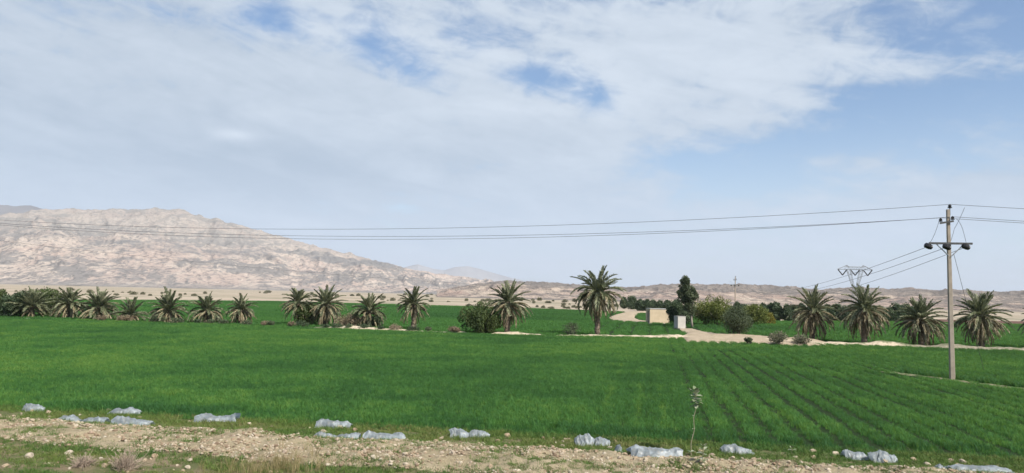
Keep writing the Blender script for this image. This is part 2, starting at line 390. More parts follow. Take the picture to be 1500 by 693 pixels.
# fields
def strip(name, ya, yb, x0, x1, nx, ny, mat, z, label):
    xs = np.linspace(x0, x1, nx); t = np.linspace(0, 1, ny)[:, None]
    X = np.broadcast_to(xs, (ny, nx)); Y = ya(xs)[None] * (1 - t) + yb(xs)[None] * t
    m = MB(); m.grid(X, Y, np.full_like(Y, z)); return tag(m.build(name, mat, smooth=True), label, None, None, 'structure')
strip('near_field', lambda x: L_crop(x) - 1.2, y_mid, -130, 120, 120, 40, M_soil, 0.0, 'near green crop field between the stony bank and the palms')
strip('far_field', y_mid, y_far, -190, 170, 120, 30, M_soil, -0.02, 'far green crop field beyond the row of palms')
a_ = G(1380, 466.5); c_ = G(1380, 475)
strip('ploughed_field', lambda x: np.maximum(c_[1] + 0 * x, y_far(x) + 1), lambda x: c_[1] + 52 + 0 * x, 55, 190, 20, 6, M_plough, -0.03, 'dark brown ploughed field beyond the rightmost palms')
# near verge with the rubble bank
xs = np.arange(-34, 30.01, 0.09)
top_y = L_crop(xs) + 0.3
ny = 230; t = np.linspace(0, 1, ny)[:, None]
Y = 3.0 * (1 - t ** 0.6) + top_y[None] * t ** 0.6; X = np.broadcast_to(xs, Y.shape)
mb = MB(); Zv = gz(X, Y) + 0.045 * (fbm(X * 5, Y * 5, 3, 5) - 0.5)
Zv = np.where(Y > L_crop(X) - 0.2, -0.03, Zv)
mb.grid(X, Y, Zv)
tag(mb.build('roadside_verge', M_verge, smooth=True), 'sparse grassy roadside verge in front of the field', None, None, 'structure')
# rubble bank soil sits on the verge
sx = np.arange(-34, 30.01, 0.07); t = np.linspace(0, 1, 90)[:, None]
wob = 0.5 * (fbm(sx * 0.6, sx * 0 + 3, 3, 8) - 0.5)
Y = (L_low(sx) - 0.3 + wob)[None] * (1 - t) + (L_top(sx) + 0.25 + wob)[None] * t; X = np.broadcast_to(sx, Y.shape)
edge = np.minimum(sst(0, 0.12, t), sst(1, 0.88, t)) * np.ones_like(X)
mb = MB(); mb.grid(X, Y, gz(X, Y) - 0.06 + 0.085 * edge + 0.10 * edge * (fbm(X * 3.5, Y * 3.5, 4, 15) - 0.5))
tag(mb.build('rubble_bank', M_bank, smooth=True), 'low bank of broken stone and earth along the field edge', None, None, 'structure')
# bank under the palms
bx = np.arange(-150, 130, 0.22); v = np.linspace(-1, 1, 15)[:, None]
wl = sst(-22, -14, bx)                                    # sandy only from the paired palms rightwards
hb = (0.30 + 0.34 * (fbm(bx * 0.35, bx * 0 + 1, 4, 31) - 0.5) * 2) * (0.55 + 0.45 * wl)
XT0, XT1 = G(985, 490)[0], G(1238, 500)[0]
hb = hb * (0.72 + 0.28 * sst(XT0 - 3, XT0, bx) * sst(XT1 + 3, XT1, bx)) * (0.55 + 0.9 * fbm(bx * .18, bx * 0 + 9, 3, 37))
X = np.broadcast_to(bx, (15, len(bx))); Y = y_mid(bx)[None] + v * (0.75 + 0.5 * vn(bx * .2, bx * 0, 4))[None] + 0.3 * (fbm(X * .5, X * 0, 3, 33) - .5)
Z = -0.08 + (hb[None] + 0.06) * np.cos(v * np.pi / 2) ** 0.8 + 0.16 * (fbm(X * 2.2, Y * 2.2, 4, 35) - 0.5) * (1 - np.abs(v))
mb = MB(); mb.grid(X, Y, Z)
def midbank():
    m, q, p, o = material('palm_bank_soil'); P = pos(q)
    x, y, z = q.sep(P)
    n = q.noise(P, 0.9, 6, 0.65); n2 = q.noise(P, 4.5, 5, 0.6)
    sand = q.mix(q.ss(n2, 0.4, 0.7), (0.52, 0.43, 0.31), (0.36, 0.29, 0.20))
    dull = q.mix(q.ss(n2, 0.45, 0.68), (0.10, 0.10, 0.065), (0.30, 0.27, 0.21))
    k = q.ss(q.m('ADD', x, q.m('MULTIPLY', n, 14.0)), -14.0, -9.0)
    k = q.m('MULTIPLY', k, q.ss(q.m('ADD', x, q.m('MULTIPLY', n, 6.0)), XT1 + 6.0, XT1 + 3.0, 0.25, 1.0))
    c = q.mix(k, dull, sand); c = q.mix(q.ss(n, 0.50, 0.60, 0, 0.85), c, (0.10, 0.12, 0.05))
    q.put(p.inputs['Base Color'], c); p.inputs['Roughness'].default_value = 0.95; bump(q, p, n2, 0.5, 0.1); return m
tag(mb.build('palm_bank', midbank(), smooth=True), 'low sandy earth bank under the row of palms', None, None, 'structure')
# sandy tracks
pairs = [((985, 480), (978, 476.5)), ((1008, 487), (1014, 477.5)), ((992, 493), (1035, 483.5)), ((1000, 498), (1060, 487)), ((1060, 499.5), (1110, 490)), ((1130, 502), (1170, 493.5)), ((1240, 504), (1242, 500))]
PA = np.array([G(*p[0], 0.25)[:2] for p in pairs]); PB = np.array([G(*p[1], 0.25)[:2] for p in pairs])
tt = np.linspace(0, len(pairs) - 1, 90); ii = np.arange(len(pairs))
A2 = np.stack([np.interp(tt, ii, PA[:, k]) for k in (0, 1)], 1); B2 = np.stack([np.interp(tt, ii, PB[:, k]) for k in (0, 1)], 1)
u = np.linspace(0, 1, 24)[None, :, None]; Q = A2[:, None] * (1 - u) + B2[:, None] * u
ed = np.minimum(sst(0, .18, u[..., 0]), sst(1, .82, u[..., 0])) * sst(-0.5, 3, tt)[:, None] * sst(89 / 89 * 6.0, 5.2, tt)[:, None]
Z = -0.1 + 0.38 * ed + 0.22 * (fbm(Q[..., 0] * .9, Q[..., 1] * .9, 4, 41) - 0.5) * ed
mb = MB(); mb.grid(Q[..., 0], Q[..., 1], Z)
tag(mb.build('track', M_sand, smooth=True), 'pale sandy track spreading along the bank right of the hut', None, None, 'structure')
TRACK_POLY = np.vstack([PA, PB[::-1]])
cv = np.array([G(x, y, 0.05)[:2] for x, y in [(962, 456.2), (940, 456.4), (926, 458), (915, 461.5), (911, 465), (916, 468.3), (930, 470.2), (950, 471.5)]])
tt = np.linspace(0, len(cv) - 1, 80); C = np.stack([np.interp(tt, np.arange(len(cv)), cv[:, k]) for k in (0, 1)], 1)
for _ in range(6): C[1:-1] = (C[:-2] + C[2:] + 2 * C[1:-1]) / 4
T = np.gradient(C, axis=0); T /= np.linalg.norm(T, axis=1)[:, None]; N = np.stack([-T[:, 1], T[:, 0]], 1)
wd = np.interp(tt, [0, 3, 4, 6, 7], [2.5, 2.4, 2.6, 3.0, 2.6]); u = np.linspace(-1, 1, 9)[None, :, None]
Q = C[:, None] + N[:, None] * u * wd[:, None, None]
mb = MB(); mb.grid(Q[..., 0], Q[..., 1], 0.12 + 0.10 * (fbm(Q[..., 0] * .6, Q[..., 1] * .6, 3, 51) - .5) - 0.25 * np.abs(u[..., 0]) ** 6 * np.ones_like(Q[..., 0]))
tag(mb.build('track', M_sand, smooth=True), 'winding pale dirt track through the far field left of the hut', None, None, 'structure')
TRACK2 = C

# ditch strip at the pole
D0, D1 = G(1322, 548)[:2], G(1500, 571)[:2]
DT = (D1 - D0) / np.linalg.norm(D1 - D0); DL = np.linalg.norm(D1 - D0) + 8
DN = np.array([-DT[1], DT[0]])
s_ = np.arange(-1.0, DL, 0.12); u = np.linspace(-0.5, 0.5, 9)
Q = D0[None, None] + s_[:, None, None] * DT + (u * 0.95)[None, :, None] * DN
mb = MB(); mb.grid(Q[..., 0], Q[..., 1], 0.02 + 0.09 * (fbm(Q[..., 0] * 2, Q[..., 1] * 2, 3, 61) - .3) * (1 - (2 * np.abs(u)[None]) ** 3))
tag(mb.build('field_ditch', M_furrowline, smooth=True), 'shallow bare strip of pale earth crossing the crop at the pole', None, None, 'structure')

# ------------------------------------------------------------------ hills
def ridge_fn(px):
    A = np.array([AZEL(x, y) for x, y in px]); A = A[np.argsort(A[:, 0])]
    return lambda a: np.tan(np.interp(a, A[:, 0], A[:, 1]))
def hill(name, prof, az0, az1, na, r0, r1, r2, nr, shape, amp, wl, mat, label, sd, fan=True):
    a = np.linspace(az0, az1, na); tr = np.linspace(0, 1, nr)
    r = r0 + (r2 - r0) * tr
    AA, RR = np.meshgrid(a, r); X = RR * np.sin(AA); Y = RR * np.cos(AA)
    H = prof(a)[None] * r1 + CAMH
    wr = (fbm(X / (wl * 2.2), Y / (wl * 2.2), 4, sd) - 0.5)
    t = (RR - r0) / (r1 - r0) + 0.22 * wr
    base = shape(t)
    back = sst(1.0, (r2 - r0) / (r1 - r0), (RR - r0) / (r1 - r0))
    rd = ridged(X / wl, Y / wl, 7, sd + 20) - 0.42
    lat = AA * r1 + wl * 0.7 * (fbm(X / (wl * 1.5), Y / (wl * 1.5), 4, sd + 80) - .5)
    gul = ridged(lat / (wl * .55), RR / (wl * 2.4), 5, sd + 90) - .45; gul2 = ridged(lat / (wl * .17) + 3, RR / (wl * .9), 4, sd + 95) - .45
    rd2 = ridged(X / (wl * 0.28), Y / (wl * 0.28), 5, sd + 40) - 0.42
    env = np.clip(base, 0, 1) * (1 - 0.55 * base)
    env = env * (1 - 0.35 * sst(0.62, 0.98, t)); amp = amp * (1 - 0.35 * sst(0.7, 1.0, t)) if name == 'mountain' else amp
    Z = H * base * (1 - 0.9 * back) + amp * (0.55 * rd + 0.25 * rd2 + 0.75 * gul + 0.30 * gul2) * env * 1.9 + amp * 0.12 * rd2 * base + amp * 0.11 * (ridged(X / (wl * .09), Y / (wl * .09), 4, sd + 60) - .42) * np.sqrt(np.clip(base, 0, 1))
    # hold the skyline where the photograph has it
    tanm = ((Z - CAMH) / RR).max(axis=0); k = np.clip(prof(a) / np.maximum(tanm, 1e-4), 0.6, 1.6)
    k = np.convolve(np.pad(k, 12, mode='edge'), np.ones(25) / 25, 'valid')
    Z = Z * k[None] - 1.5 * (1 - sst(0, 0.05, tr))[:, None]
    m = MB(); m.grid(X, Y, Z, np.clip(1.0 - base * 9.0, 0, 1) if fan else 0.0)
    return tag(m.build(name, mat, smooth=True), label, None, None, 'structure')
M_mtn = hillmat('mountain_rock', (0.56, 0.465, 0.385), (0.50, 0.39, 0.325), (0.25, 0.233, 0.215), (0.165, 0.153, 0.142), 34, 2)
M_low = hillmat('low_hill_rock', (0.55, 0.445, 0.35), (0.46, 0.34, 0.275), (0.235, 0.205, 0.18), (0.19, 0.163, 0.145), 24, True)
M_haze = simple('haze_paled_rock', (0.24, 0.235, 0.24), (0.31, 0.30, 0.30), 0.002, 0.95, 0, 0)  # rock grey lightened to carry the haze over the farthest peaks
M_far = simple('distant_rock', (0.11, 0.11, 0.12), (0.16, 0.155, 0.16), 0.002, 0.95, 0, 0)
mt = ridge_fn([(-700, 330), (-300, 322), (-60, 318), (0, 315), (30, 311), (60, 306.5), (100, 306), (160, 307), (235, 305), (262, 307), (290, 315), (350, 329), (400, 343), (450, 357), (500, 369), (550, 381), (600, 394), (650, 402), (700, 408), (735, 413), (790, 424), (850, 434)])
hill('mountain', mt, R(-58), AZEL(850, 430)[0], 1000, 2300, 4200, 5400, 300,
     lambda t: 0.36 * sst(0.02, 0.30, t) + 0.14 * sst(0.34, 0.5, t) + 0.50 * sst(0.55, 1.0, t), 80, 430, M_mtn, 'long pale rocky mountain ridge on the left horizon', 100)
lw = ridge_fn([(620, 428), (680, 418), (735, 411), (800, 413), (850, 417), (900, 421), (930, 420), (965, 416.5), (1000, 415.5), (1040, 416.5), (1080, 416), (1120, 417), (1160, 419.5), (1200, 424), (1235, 421), (1262, 420), (1300, 423), (1335, 421.5), (1370, 425), (1410, 424), (1450, 427), (1500, 426), (1600, 428), (1900, 430), (2300, 436)])
hill('hills', lw, AZEL(640, 425)[0], R(58), 1000, 620, 1500, 2100, 220,
     lambda t: 0.45 * sst(0.02, 0.5, t) + 0.55 * sst(0.5, 1.0, t), 15, 150, M_low, 'low eroded brown and pink hills along the right horizon', 200)
fr = ridge_fn([(560, 402), (590, 392), (612, 387), (632, 393), (650, 396), (668, 391), (684, 390), (700, 393), (720, 399), (745, 406), (790, 416), (830, 424)])
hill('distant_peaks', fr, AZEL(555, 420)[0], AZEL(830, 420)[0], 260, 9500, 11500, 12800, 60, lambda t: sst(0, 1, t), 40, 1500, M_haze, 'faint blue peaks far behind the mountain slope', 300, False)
bk = ridge_fn([(-500, 300), (-60, 298), (0, 301), (30, 299.5), (45, 300), (60, 305), (110, 315)])
hill('distant_ridge', bk, R(-56), AZEL(105, 300)[0], 160, 5600, 6500, 7600, 50, lambda t: sst(0, 1, t), 60, 700, M_far, 'dark grey crest showing behind the left end of the mountain', 320, False)

# ------------------------------------------------------------------ instanced ground cover
def points_gn(name, P, rotz, scl, tint, protos, mat_label, kind='stuff', tilt=None):
    me = bpy.data.meshes.new(name); n = len(P)
    me.vertices.add(n); me.vertices.foreach_set('co', P.astype(np.float32).ravel())
    for nm, ty, arr in (('rz', 'FLOAT', rotz), ('scl', 'FLOAT', scl), ('tint', 'FLOAT', tint), ('pick', 'INT', rng.integers(0, len(protos), n))):
        a = me.attributes.new(nm, ty, 'POINT'); a.data.foreach_set('value', np.asarray(arr, np.int32 if ty == 'INT' else np.float32))
    o = link(bpy.data.objects.new(name, me))
    g = bpy.data.node_groups.new(name + '_scatter', 'GeometryNodeTree')
    g.interface.new_socket('Geometry', in_out='INPUT', socket_type='NodeSocketGeometry')
    g.interface.new_socket('Geometry', in_out='OUTPUT', socket_type='NodeSocketGeometry')
    N = g.nodes; L = g.links
    gi = N.new('NodeGroupInput'); go = N.new('NodeGroupOutput'); ip = N.new('GeometryNodeInstanceOnPoints')
    gg = N.new('GeometryNodeGeometryToInstance')
    for p in reversed(protos):
        oi = N.new('GeometryNodeObjectInfo'); oi.inputs['Object'].default_value = p; L.new(oi.outputs['Geometry'], gg.inputs[0])
    def na(nm, ty):
        a = N.new('GeometryNodeInputNamedAttribute'); a.data_type = ty; a.inputs[0].default_value = nm; return a.outputs[0]
    cx = N.new('ShaderNodeCombineXYZ'); L.new(na('rz', 'FLOAT'), cx.inputs[2])
    e2 = N.new('FunctionNodeEulerToRotation'); L.new(cx.outputs[0], e2.inputs[0])
    L.new(gi.outputs[0], ip.inputs['Points']); L.new(gg.outputs[0], ip.inputs['Instance'])
    ip.inputs['Pick Instance'].default_value = True
    L.new(na('pick', 'INT'), ip.inputs['Instance Index']); L.new(e2.outputs[0], ip.inputs['Rotation']); L.new(na('scl', 'FLOAT'), ip.inputs['Scale'])
    L.new(ip.outputs[0], go.inputs[0])
    md = o.modifiers.new('scatter', 'NODES'); md.node_group = g
    return tag(o, mat_label, None, None, kind)

def tuft(name, nb, spread, h, w, lean, mat, seg=3):
    m = MB()
    for _ in range(nb):
        a = rng.uniform(0, 2 * np.pi); r = spread * math.sqrt(rng.uniform(0, 1)); th = rng.uniform(0, 2 * np.pi)
        hh = h * rng.uniform(0.6, 1.15); ln = lean * rng.uniform(0.2, 1.0) * hh; ww = w * rng.uniform(0.7, 1.2)
        d = np.array([math.cos(a), math.sin(a), 0]); sd = np.array([math.cos(th), math.sin(th), 0])
        s = np.linspace(0, 1, seg + 1)
        c = np.array([r * math.cos(th * 2), r * math.sin(th * 2), 0]) + d * (ln * s[:, None] ** 1.8) + np.array([0, 0, 1.0]) * (hh * (s - 0.18 * s ** 3))[:, None]
        wid = (ww / 2 * (1 - s ** 2.2) + 0.0008)[:, None]
        V = np.stack([c - sd * wid, c + sd * wid], 1).reshape(-1, 3)
        i = np.arange(seg)[:, None] * 2; m.add(V, np.concatenate([i, i + 1, i + 3, i + 2], 1))
    return bpy.data.objects.new(name, m.mesh(name, mat, False))

def poly_in(P, poly):
    x, y = P[:, 0], P[:, 1]; ins = np.zeros(len(P), bool); j = len(poly) - 1
    for i in range(len(poly)):
        xi, yi = poly[i]; xj, yj = poly[j]
        ins ^= ((yi > y) != (yj > y)) & (x < (xj - xi) * (y - yi) / (yj - yi + 1e-12) + xi); j = i
    return ins
def dist_poly(P, C):
    d = np.full(len(P), 1e9)
    for c in C[::2]: d = np.minimum(d, np.hypot(P[:, 0] - c[0], P[:, 1] - c[1]))
    return d
def wedge(P, deg=41, back=6.0): return np.abs(np.arctan2(P[:, 0], P[:, 1] + back)) < R(deg)

# near crop
crop_protos = [tuft('crop_tuft', 20, 0.12, 0.145, 0.010, 0.6, M_crop) for _ in range(5)]
sp = 0.138
aa = np.arange(5, 105, sp); bb = np.arange(-95, 75, sp)
A, B = np.meshgrid(aa, bb); A = A + rng.uniform(-.5, .5, A.shape) * sp; B = B + rng.uniform(-.5, .5, B.shape) * sp
A = A.ravel(); B = B.ravel()
P = A[:, None] * ROW + B[:, None] * RN
wv = 0.5 * (fbm(P[:, 0] * .6, P[:, 1] * .6, 3, 71) - .5)
ok = (P[:, 1] > L_crop(P[:, 0]) + wv * 2.2) & (P[:, 1] < y_mid(P[:, 0]) - 0.55) & wedge(P)
dd = np.hypot(P[:, 0], P[:, 1])
ok &= rng.uniform(0, 1, len(P)) < np.clip(34.0 / dd, 0.42, 1)
P = P[ok]; B = B[ok]; dd = dd[ok]
# furrows: strong on the right part, faint on the left
Bw = B + 0.10 * (fbm(P[:, 0] * .25, P[:, 1] * .25, 3, 81) - .5) * 2
PER = 0.80; fi = np.round(Bw / PER); fd = np.abs(Bw - fi * PER)
strength = (0.5 + 0.6 * _h(fi, fi * 0, 5)) * (0.22 * sst(-16, -4, B) + 0.78 * sst(-0.6, 3.2, B)) * (0.75 + 0.6 * (fbm(P[:, 0] * .12, P[:, 1] * .12, 3, 83) - 0.3))
strength = np.clip(strength, 0, 1)
keep = rng.uniform(0, 1, len(P)) > strength * (fd < 0.165) * 1.0
hgt = 1.12 - 0.66 * strength * np.exp(-(fd / 0.22) ** 2)
big = fbm(P[:, 0] * 0.10, P[:, 1] * 0.10, 4, 91); med = fbm(P[:, 0] * 0.55, P[:, 1] * 0.55, 4, 93)
hgt *= (0.68 + 0.65 * med) * rng.uniform(.82, 1.15, len(P))
tint = np.clip(0.38 + 0.95 * (big - 0.5) + 0.8 * (med - 0.5) + rng.normal(0, 0.21, len(P)) - 0.12 * sst(-2, 8, B), 0, 1)
# dry seam lines in the middle of the field
for off in (-1.45, -0.35, 0.42):
    kk = np.exp(-((Bw - off) / 0.10) ** 2) * sst(0.45, 0.6, fbm(P[:, 0] * .5, P[:, 1] * .5, 3, 95)) ; tint = np.clip(tint + 0.6 * kk, 0, 1); hgt *= 1 - .3 * kk
# strip at the pole
rel = P - D0; sa = rel @ DT; sn = rel @ DN + 0.25 * (fbm(P[:, 0] * .9, P[:, 1] * .9, 2, 97) - .5)
on = (sa > -0.6) & (sa < DL)
gap = on & (np.abs(sn) < 0.42); keep &= ~(gap & (rng.uniform(0, 1, len(P)) < 0.85))
behind = on & (sn > 0.4) & (sn < 1.5); hgt = np.where(behind, hgt * 1.9, hgt); tint = np.where(behind, tint * 0.15, tint)
# darker taller clumps along the front edge
fe = P[:, 1] - L_crop(P[:, 0])
ed = np.exp(-((fe - 0.9) / 0.8) ** 2) * sst(0.5, 0.62, fbm(P[:, 0] * .45, P[:, 1] * .45, 3, 99))
tint = np.clip(tint - 0.5 * ed, 0, 1); hgt *= 1 + 0.45 * ed
hgt *= 0.55 + 0.45 * sst(-0.2, 0.8, fe)
scl = hgt * np.clip(dd / 42.0, 1.0, 1.35)
P, scl, tint, = P[keep], scl[keep], tint[keep]
points_gn('crop', np.column_stack([P, np.zeros(len(P))]), rng.uniform(0, 6.28, len(P)), scl, tint, crop_protos, 'dense knee-low green wheat standing in the near field')
# far crop: wider tufts
far_protos = [tuft('far_crop_tuft', 34, 0.42, 0.30, 0.035, 0.5, M_crop, 2) for _ in range(4)]
sp = 0.52
aa = np.arange(40, 260, sp); bb = np.arange(-190, 130, sp)
A, B = np.meshgrid(aa, bb); A = (A + rng.uniform(-.5, .5, A.shape) * sp).ravel(); B = (B + rng.uniform(-.5, .5, B.shape) * sp).ravel()
P = A[:, None] * ROW + B[:, None] * RN
ok = (P[:, 1] > y_mid(P[:, 0]) + 0.9) & (P[:, 1] < y_far(P[:, 0])) & wedge(P, 40) & ~poly_in(P, TRACK_POLY)
P = P[ok]; B = B[ok]
ok = dist_poly(P, TRACK2) > 2.9
P = P[ok]; B = B[ok]; dd = np.hypot(P[:, 0], P[:, 1])
PER = 1.9; fi = np.round(B / PER); fd = np.abs(B - fi * PER)
keep = ~((fd < 0.34) & (B > -7) & (dd < 125))
big = fbm(P[:, 0] * 0.03, P[:, 1] * 0.06, 4, 191)
tint = np.clip(0.30 + 0.9 * (big - 0.5) + rng.normal(0, 0.1, len(P)), 0, 1)
P, tint = P[keep], tint[keep]
points_gn('crop', np.column_stack([P, np.full(len(P), -0.02)]), rng.uniform(0, 6.28, len(P)), rng.uniform(.75, 1.15, len(P)), tint, far_protos, 'even green crop standing in the far field behind the palms')

# weeds on the verge, the margin and the bank
weed_protos = [tuft('weed_tuft', 14, 0.10, h, 0.008, 0.9, M_weed) for h in (0.07, 0.10, 0.14)]
n = 260000
P = np.column_stack([rng.uniform(-30, 26, n), rng.uniform(9, 31, n)])
t, l, c = L_top(P[:, 0]), L_low(P[:, 0]), L_crop(P[:, 0])
cl = fbm(P[:, 0] * 0.8, P[:, 1] * 1.2, 5, 111); fe = fbm(P[:, 0] * 0.35, P[:, 1] * .7, 4, 113)
pr = np.where(P[:, 1] > t, 0.97 * sst(0.22, 0.38, cl), np.where(P[:, 1] > l, 0.95 * sst(0.42, 0.56, cl), 0.97 * sst(0.26, 0.46, cl)))
pr = np.where((P[:, 1] < l + 0.5) & (P[:, 1] > l - 0.5), np.maximum(pr, 0.9 * sst(0.38, 0.5, fe)), pr)
ok = (P[:, 1] < c + 0.4) & (rng.uniform(0, 1, n) < pr) & wedge(P, 42, 3)
P = P[ok]; cl = cl[ok]; fe = fe[ok]; t, l = t[ok], l[ok]
tint = np.where(P[:, 1] > t, 0.26 + 0.8 * (fe - .4), np.where(P[:, 1] > l - 0.5, 0.18 + 0.3 * (cl - .4), 0.42 + 1.1 * (fe - 0.5)))
tint = np.clip(tint + rng.normal(0, 0.12, len(P)), 0, 1)
sc_ = np.where(P[:, 1] > t, rng.uniform(.5, 1.1, len(P)), rng.uniform(.4, 1.0, len(P)))
points_gn('grass', np.column_stack([P, gz(P[:, 0], P[:, 1]) - 0.01]), rng.uniform(0, 6.28, len(P)), sc_, tint, weed_protos, 'short green and brown grass on the stony verge')
# dry grass patch at the bottom edge
dry_protos = [tuft('dry_grass_tuft', 12, 0.09, 0.38, 0.006, 0.45, M_weed) for _ in range(3)]
cpt = G(405, 690); n = 75
P = np.column_stack([rng.normal(cpt[0], 0.55, n), rng.normal(cpt[1] - 0.1, 0.40, n)])
points_gn('dry_grass', np.column_stack([P, gz(P[:, 0], P[:, 1])]), rng.uniform(0, 6.28, n), rng.uniform(.6, 1.1, n), np.clip(rng.normal(.90, .08, n), 0, 1), dry_protos, 'tall straw coloured dry grass at the bottom of the verge')

# ------------------------------------------------------------------ stones
import bmesh
def rock_mesh(name, sd, sub=3, flat=0.7):
    bm = bmesh.new(); bmesh.ops.create_icosphere(bm, subdivisions=sub, radius=1.0)
    rr = np.random.default_rng(sd); cuts = rr.normal(0, 1, (11, 3)); cuts /= np.linalg.norm(cuts, axis=1)[:, None]; dcut = rr.uniform(0.55, 0.92, 11)
    st = np.array([1.0, rr.uniform(.65, .95), flat * rr.uniform(.7, 1.1)])
    for vtx in bm.verts:
        p = np.array(vtx.co)
        for c, d in zip(cuts, dcut):
            e = p @ c - d
            if e > 0: p = p - c * e * 0.93
        p *= 1 + 0.05 * (vn(p[0] * 3 + sd, p[1] * 3 + p[2] * 2, sd) - .5)
        vtx.co = Vector(p * st)
    me = bpy.data.meshes.new(name); bm.to_mesh(me); bm.free(); me.materials.append(M_rock)
    me.polygons.foreach_set('use_smooth', np.full(len(me.polygons), False)); return me
rock_meshes = [rock_mesh('stone', 500 + i) for i in range(9)]
small_protos = [bpy.data.objects.new('rubble_piece', rock_mesh('rubble_piece', 600 + i, 2, 0.75)) for i in range(6)]
n = 330000
P = np.column_stack([rng.uniform(-30, 26, n), rng.uniform(10, 31, n)])
t, l, c = L_top(P[:, 0]), L_low(P[:, 0]), L_crop(P[:, 0])
wob = 0.5 * (fbm(P[:, 0] * 0.6, P[:, 0] * 0 + 3, 3, 8) - 0.5); cl = fbm(P[:, 0] * .9, P[:, 1] * .9, 4, 121)
inb = (P[:, 1] < t + 0.1 + wob) & (P[:, 1] > l - 0.15 + wob)
pr = np.where(inb, 0.85 * sst(0.22, 0.5, cl), np.where(P[:, 1] > t, 0.035 * sst(0.48, 0.62, cl), 0.10 * sst(0.42, 0.6, cl)))
ok = (P[:, 1] < c + 0.1) & (rng.uniform(0, 1, n) < pr) & wedge(P, 42, 3)
P = P[ok]; inb = inb[ok]
sc_ = np.clip(np.exp(rng.normal(-3.85, 0.55, len(P))), 0.009, 0.065) * np.where(inb, 1, 0.8)
points_gn('rubble', np.column_stack([P, gz(P[:, 0], P[:, 1]) + sc_ * 0.2 + 0.02 * inb]), rng.uniform(0, 6.28, len(P)), sc_, rng.uniform(0, 1, len(P)), small_protos, 'broken limestone rubble strewn over the bank')
def stone(x, y, s, label, group):
    o = link(bpy.data.objects.new('stone', random.choice(rock_meshes)))
    o.location = (x, y, float(gz(np.array([x]), np.array([y]))[0]) + s * 0.28); o.scale = (s, s, s)
    o.rotation_euler = (random.uniform(-.4, .4), random.uniform(-.4, .4), random.uniform(0, 6.28))
    return tag(o, label, 'stone', group)
cnt = 0
while cnt < 225:
    px = random.uniform(0, 1500); s = min(0.12, math.exp(random.gauss(-3.15, 0.35)))
    x = G(px, 650)[0]; y = random.uniform(float(L_low(x)) - .1, float(L_top(x)) + .1); x = px and (px - 750) / F * y
    if not (float(L_low(x)) - .2 < y < float(L_top(x)) + .15): continue
    stone(x, y, s, 'pale angular limestone lump lying in the rubble bank', 'stones in the rubble bank'); cnt += 1
for k in range(90):
    px = random.uniform(0, 1450); x0 = (px - 750) / F
    y0 = random.uniform(0.1, 0.9); yy = 20.0
    for _ in range(4):
        x = x0 * yy; yy = float(L_top(x)) * (1 - y0) + float(L_crop(x)) * y0
    stone(x0 * yy, yy, random.uniform(.04, .10), 'small pale stone lying in the green grass between bank and crop', 'stones in the grass margin')
for k in range(26):
    p = G(random.uniform(5, 420), random.uniform(664, 690)); 
    if p[1] < float(L_low(p[0])) - .2: stone(p[0], p[1], random.uniform(.04, .11), 'pale stone lying on the low verge in front of the rubble bank', 'stones on the verge')

# ------------------------------------------------------------------ plastic sheets
def plasticmat():
    m, q, p, o = material('polythene'); c = objc(q)
    n = q.noise(c, 5, 5, 0.6); n2 = q.noise(c, 13, 4, 0.6, 1.0)
    q.put(p.inputs['Base Color'], q.mix(q.ss(n, .4, .68), (0.21, 0.235, 0.245), (0.43, 0.48, 0.505)))
    q.put(p.inputs['Base Color'], q.mix(q.ss(n2, .50, .68, 0, .6), q.mix(q.ss(n, .4, .68), (0.21, 0.235, 0.245), (0.43, 0.48, 0.505)), (0.34, 0.30, 0.23)))
    p.inputs['Roughness'].default_value = 0.36; p.inputs['Specular IOR Level'].default_value = 0.5
    bump(q, p, n2, 0.35, 0.03)
    tr = q.n('ShaderNodeBsdfTranslucent'); tr.inputs[0].default_value = (.55, .62, .66, 1)
    mx = q.n('ShaderNodeMixShader'); mx.inputs[0].default_value = .38
    q.nt.links.new(p.outputs[0], mx.inputs[1]); q.nt.links.new(tr.outputs[0], mx.inputs[2]); q.nt.links.new(mx.outputs[0], o.inputs[0])
    return m
M_plas = plasticmat()
def sheet(x0, x1, ybase, prof, depth, label, sd, tilt=0.0):
    """crumpled polythene heap: prof = [(0..1 across, height px)]"""
    pc = G((x0 + x1) / 2, ybase); k = mpp(pc); wdt = (x1 - x0) * k
    pt = np.array(prof, float); nu, nv = 60, 30
    u = np.linspace(0, 1, nu); v = np.linspace(-1, 1, nv)
    U, Vv = np.meshgrid(u, v)
    Hh = np.interp(u, pt[:, 0], pt[:, 1] * k) * 0.66
    Hh = np.convolve(np.pad(Hh, 3, mode='edge'), np.ones(7) / 7, 'valid')
    dp = depth * (0.35 + 0.65 * np.sqrt(np.clip(Hh / Hh.max(), 0, 1)))
    fold = ridged(U * 4.5 + sd, Vv * 1.3 + U * 2.0, 4, sd); cr = ridged(U * 9 + sd, Vv * 3, 3, sd + 7)
    Zs = Hh[None] * np.clip(1 - np.abs(Vv) ** 1.8, 0, 1) ** 0.8
    Zs = Zs * (0.84 + 0.34 * fold) + 0.032 * (cr - .4) + 0.006
    Zs = Zs - 0.10 * sst(0.42, 0.75, np.abs(Vv) * 0.5 + 0.9 * (fbm(U * 4, Vv * 1.5, 3, sd + 9) - .3))
    X = (U - 0.5) * wdt + 0.06 * (fbm(U * 3, Vv * 2, 3, sd + 3) - .5) * 2
    Y = Vv * dp[None] * 0.5 * (1 + 0.5 * (fbm(U * 5, Vv, 3, sd + 5) - .5)) + (U - .5) * tilt
    m = MB(); m.grid(X, Y, Zs)
    o = m.build('plastic_sheet', M_plas, smooth=True)
    z0 = float(gz(np.array([pc[0]]), np.array([pc[1]]))[0]); o.location = (pc[0], pc[1], max(z0, 0.0) + 0.02)
    return tag(o, label, 'plastic sheet', 'torn plastic sheets along the field edge')
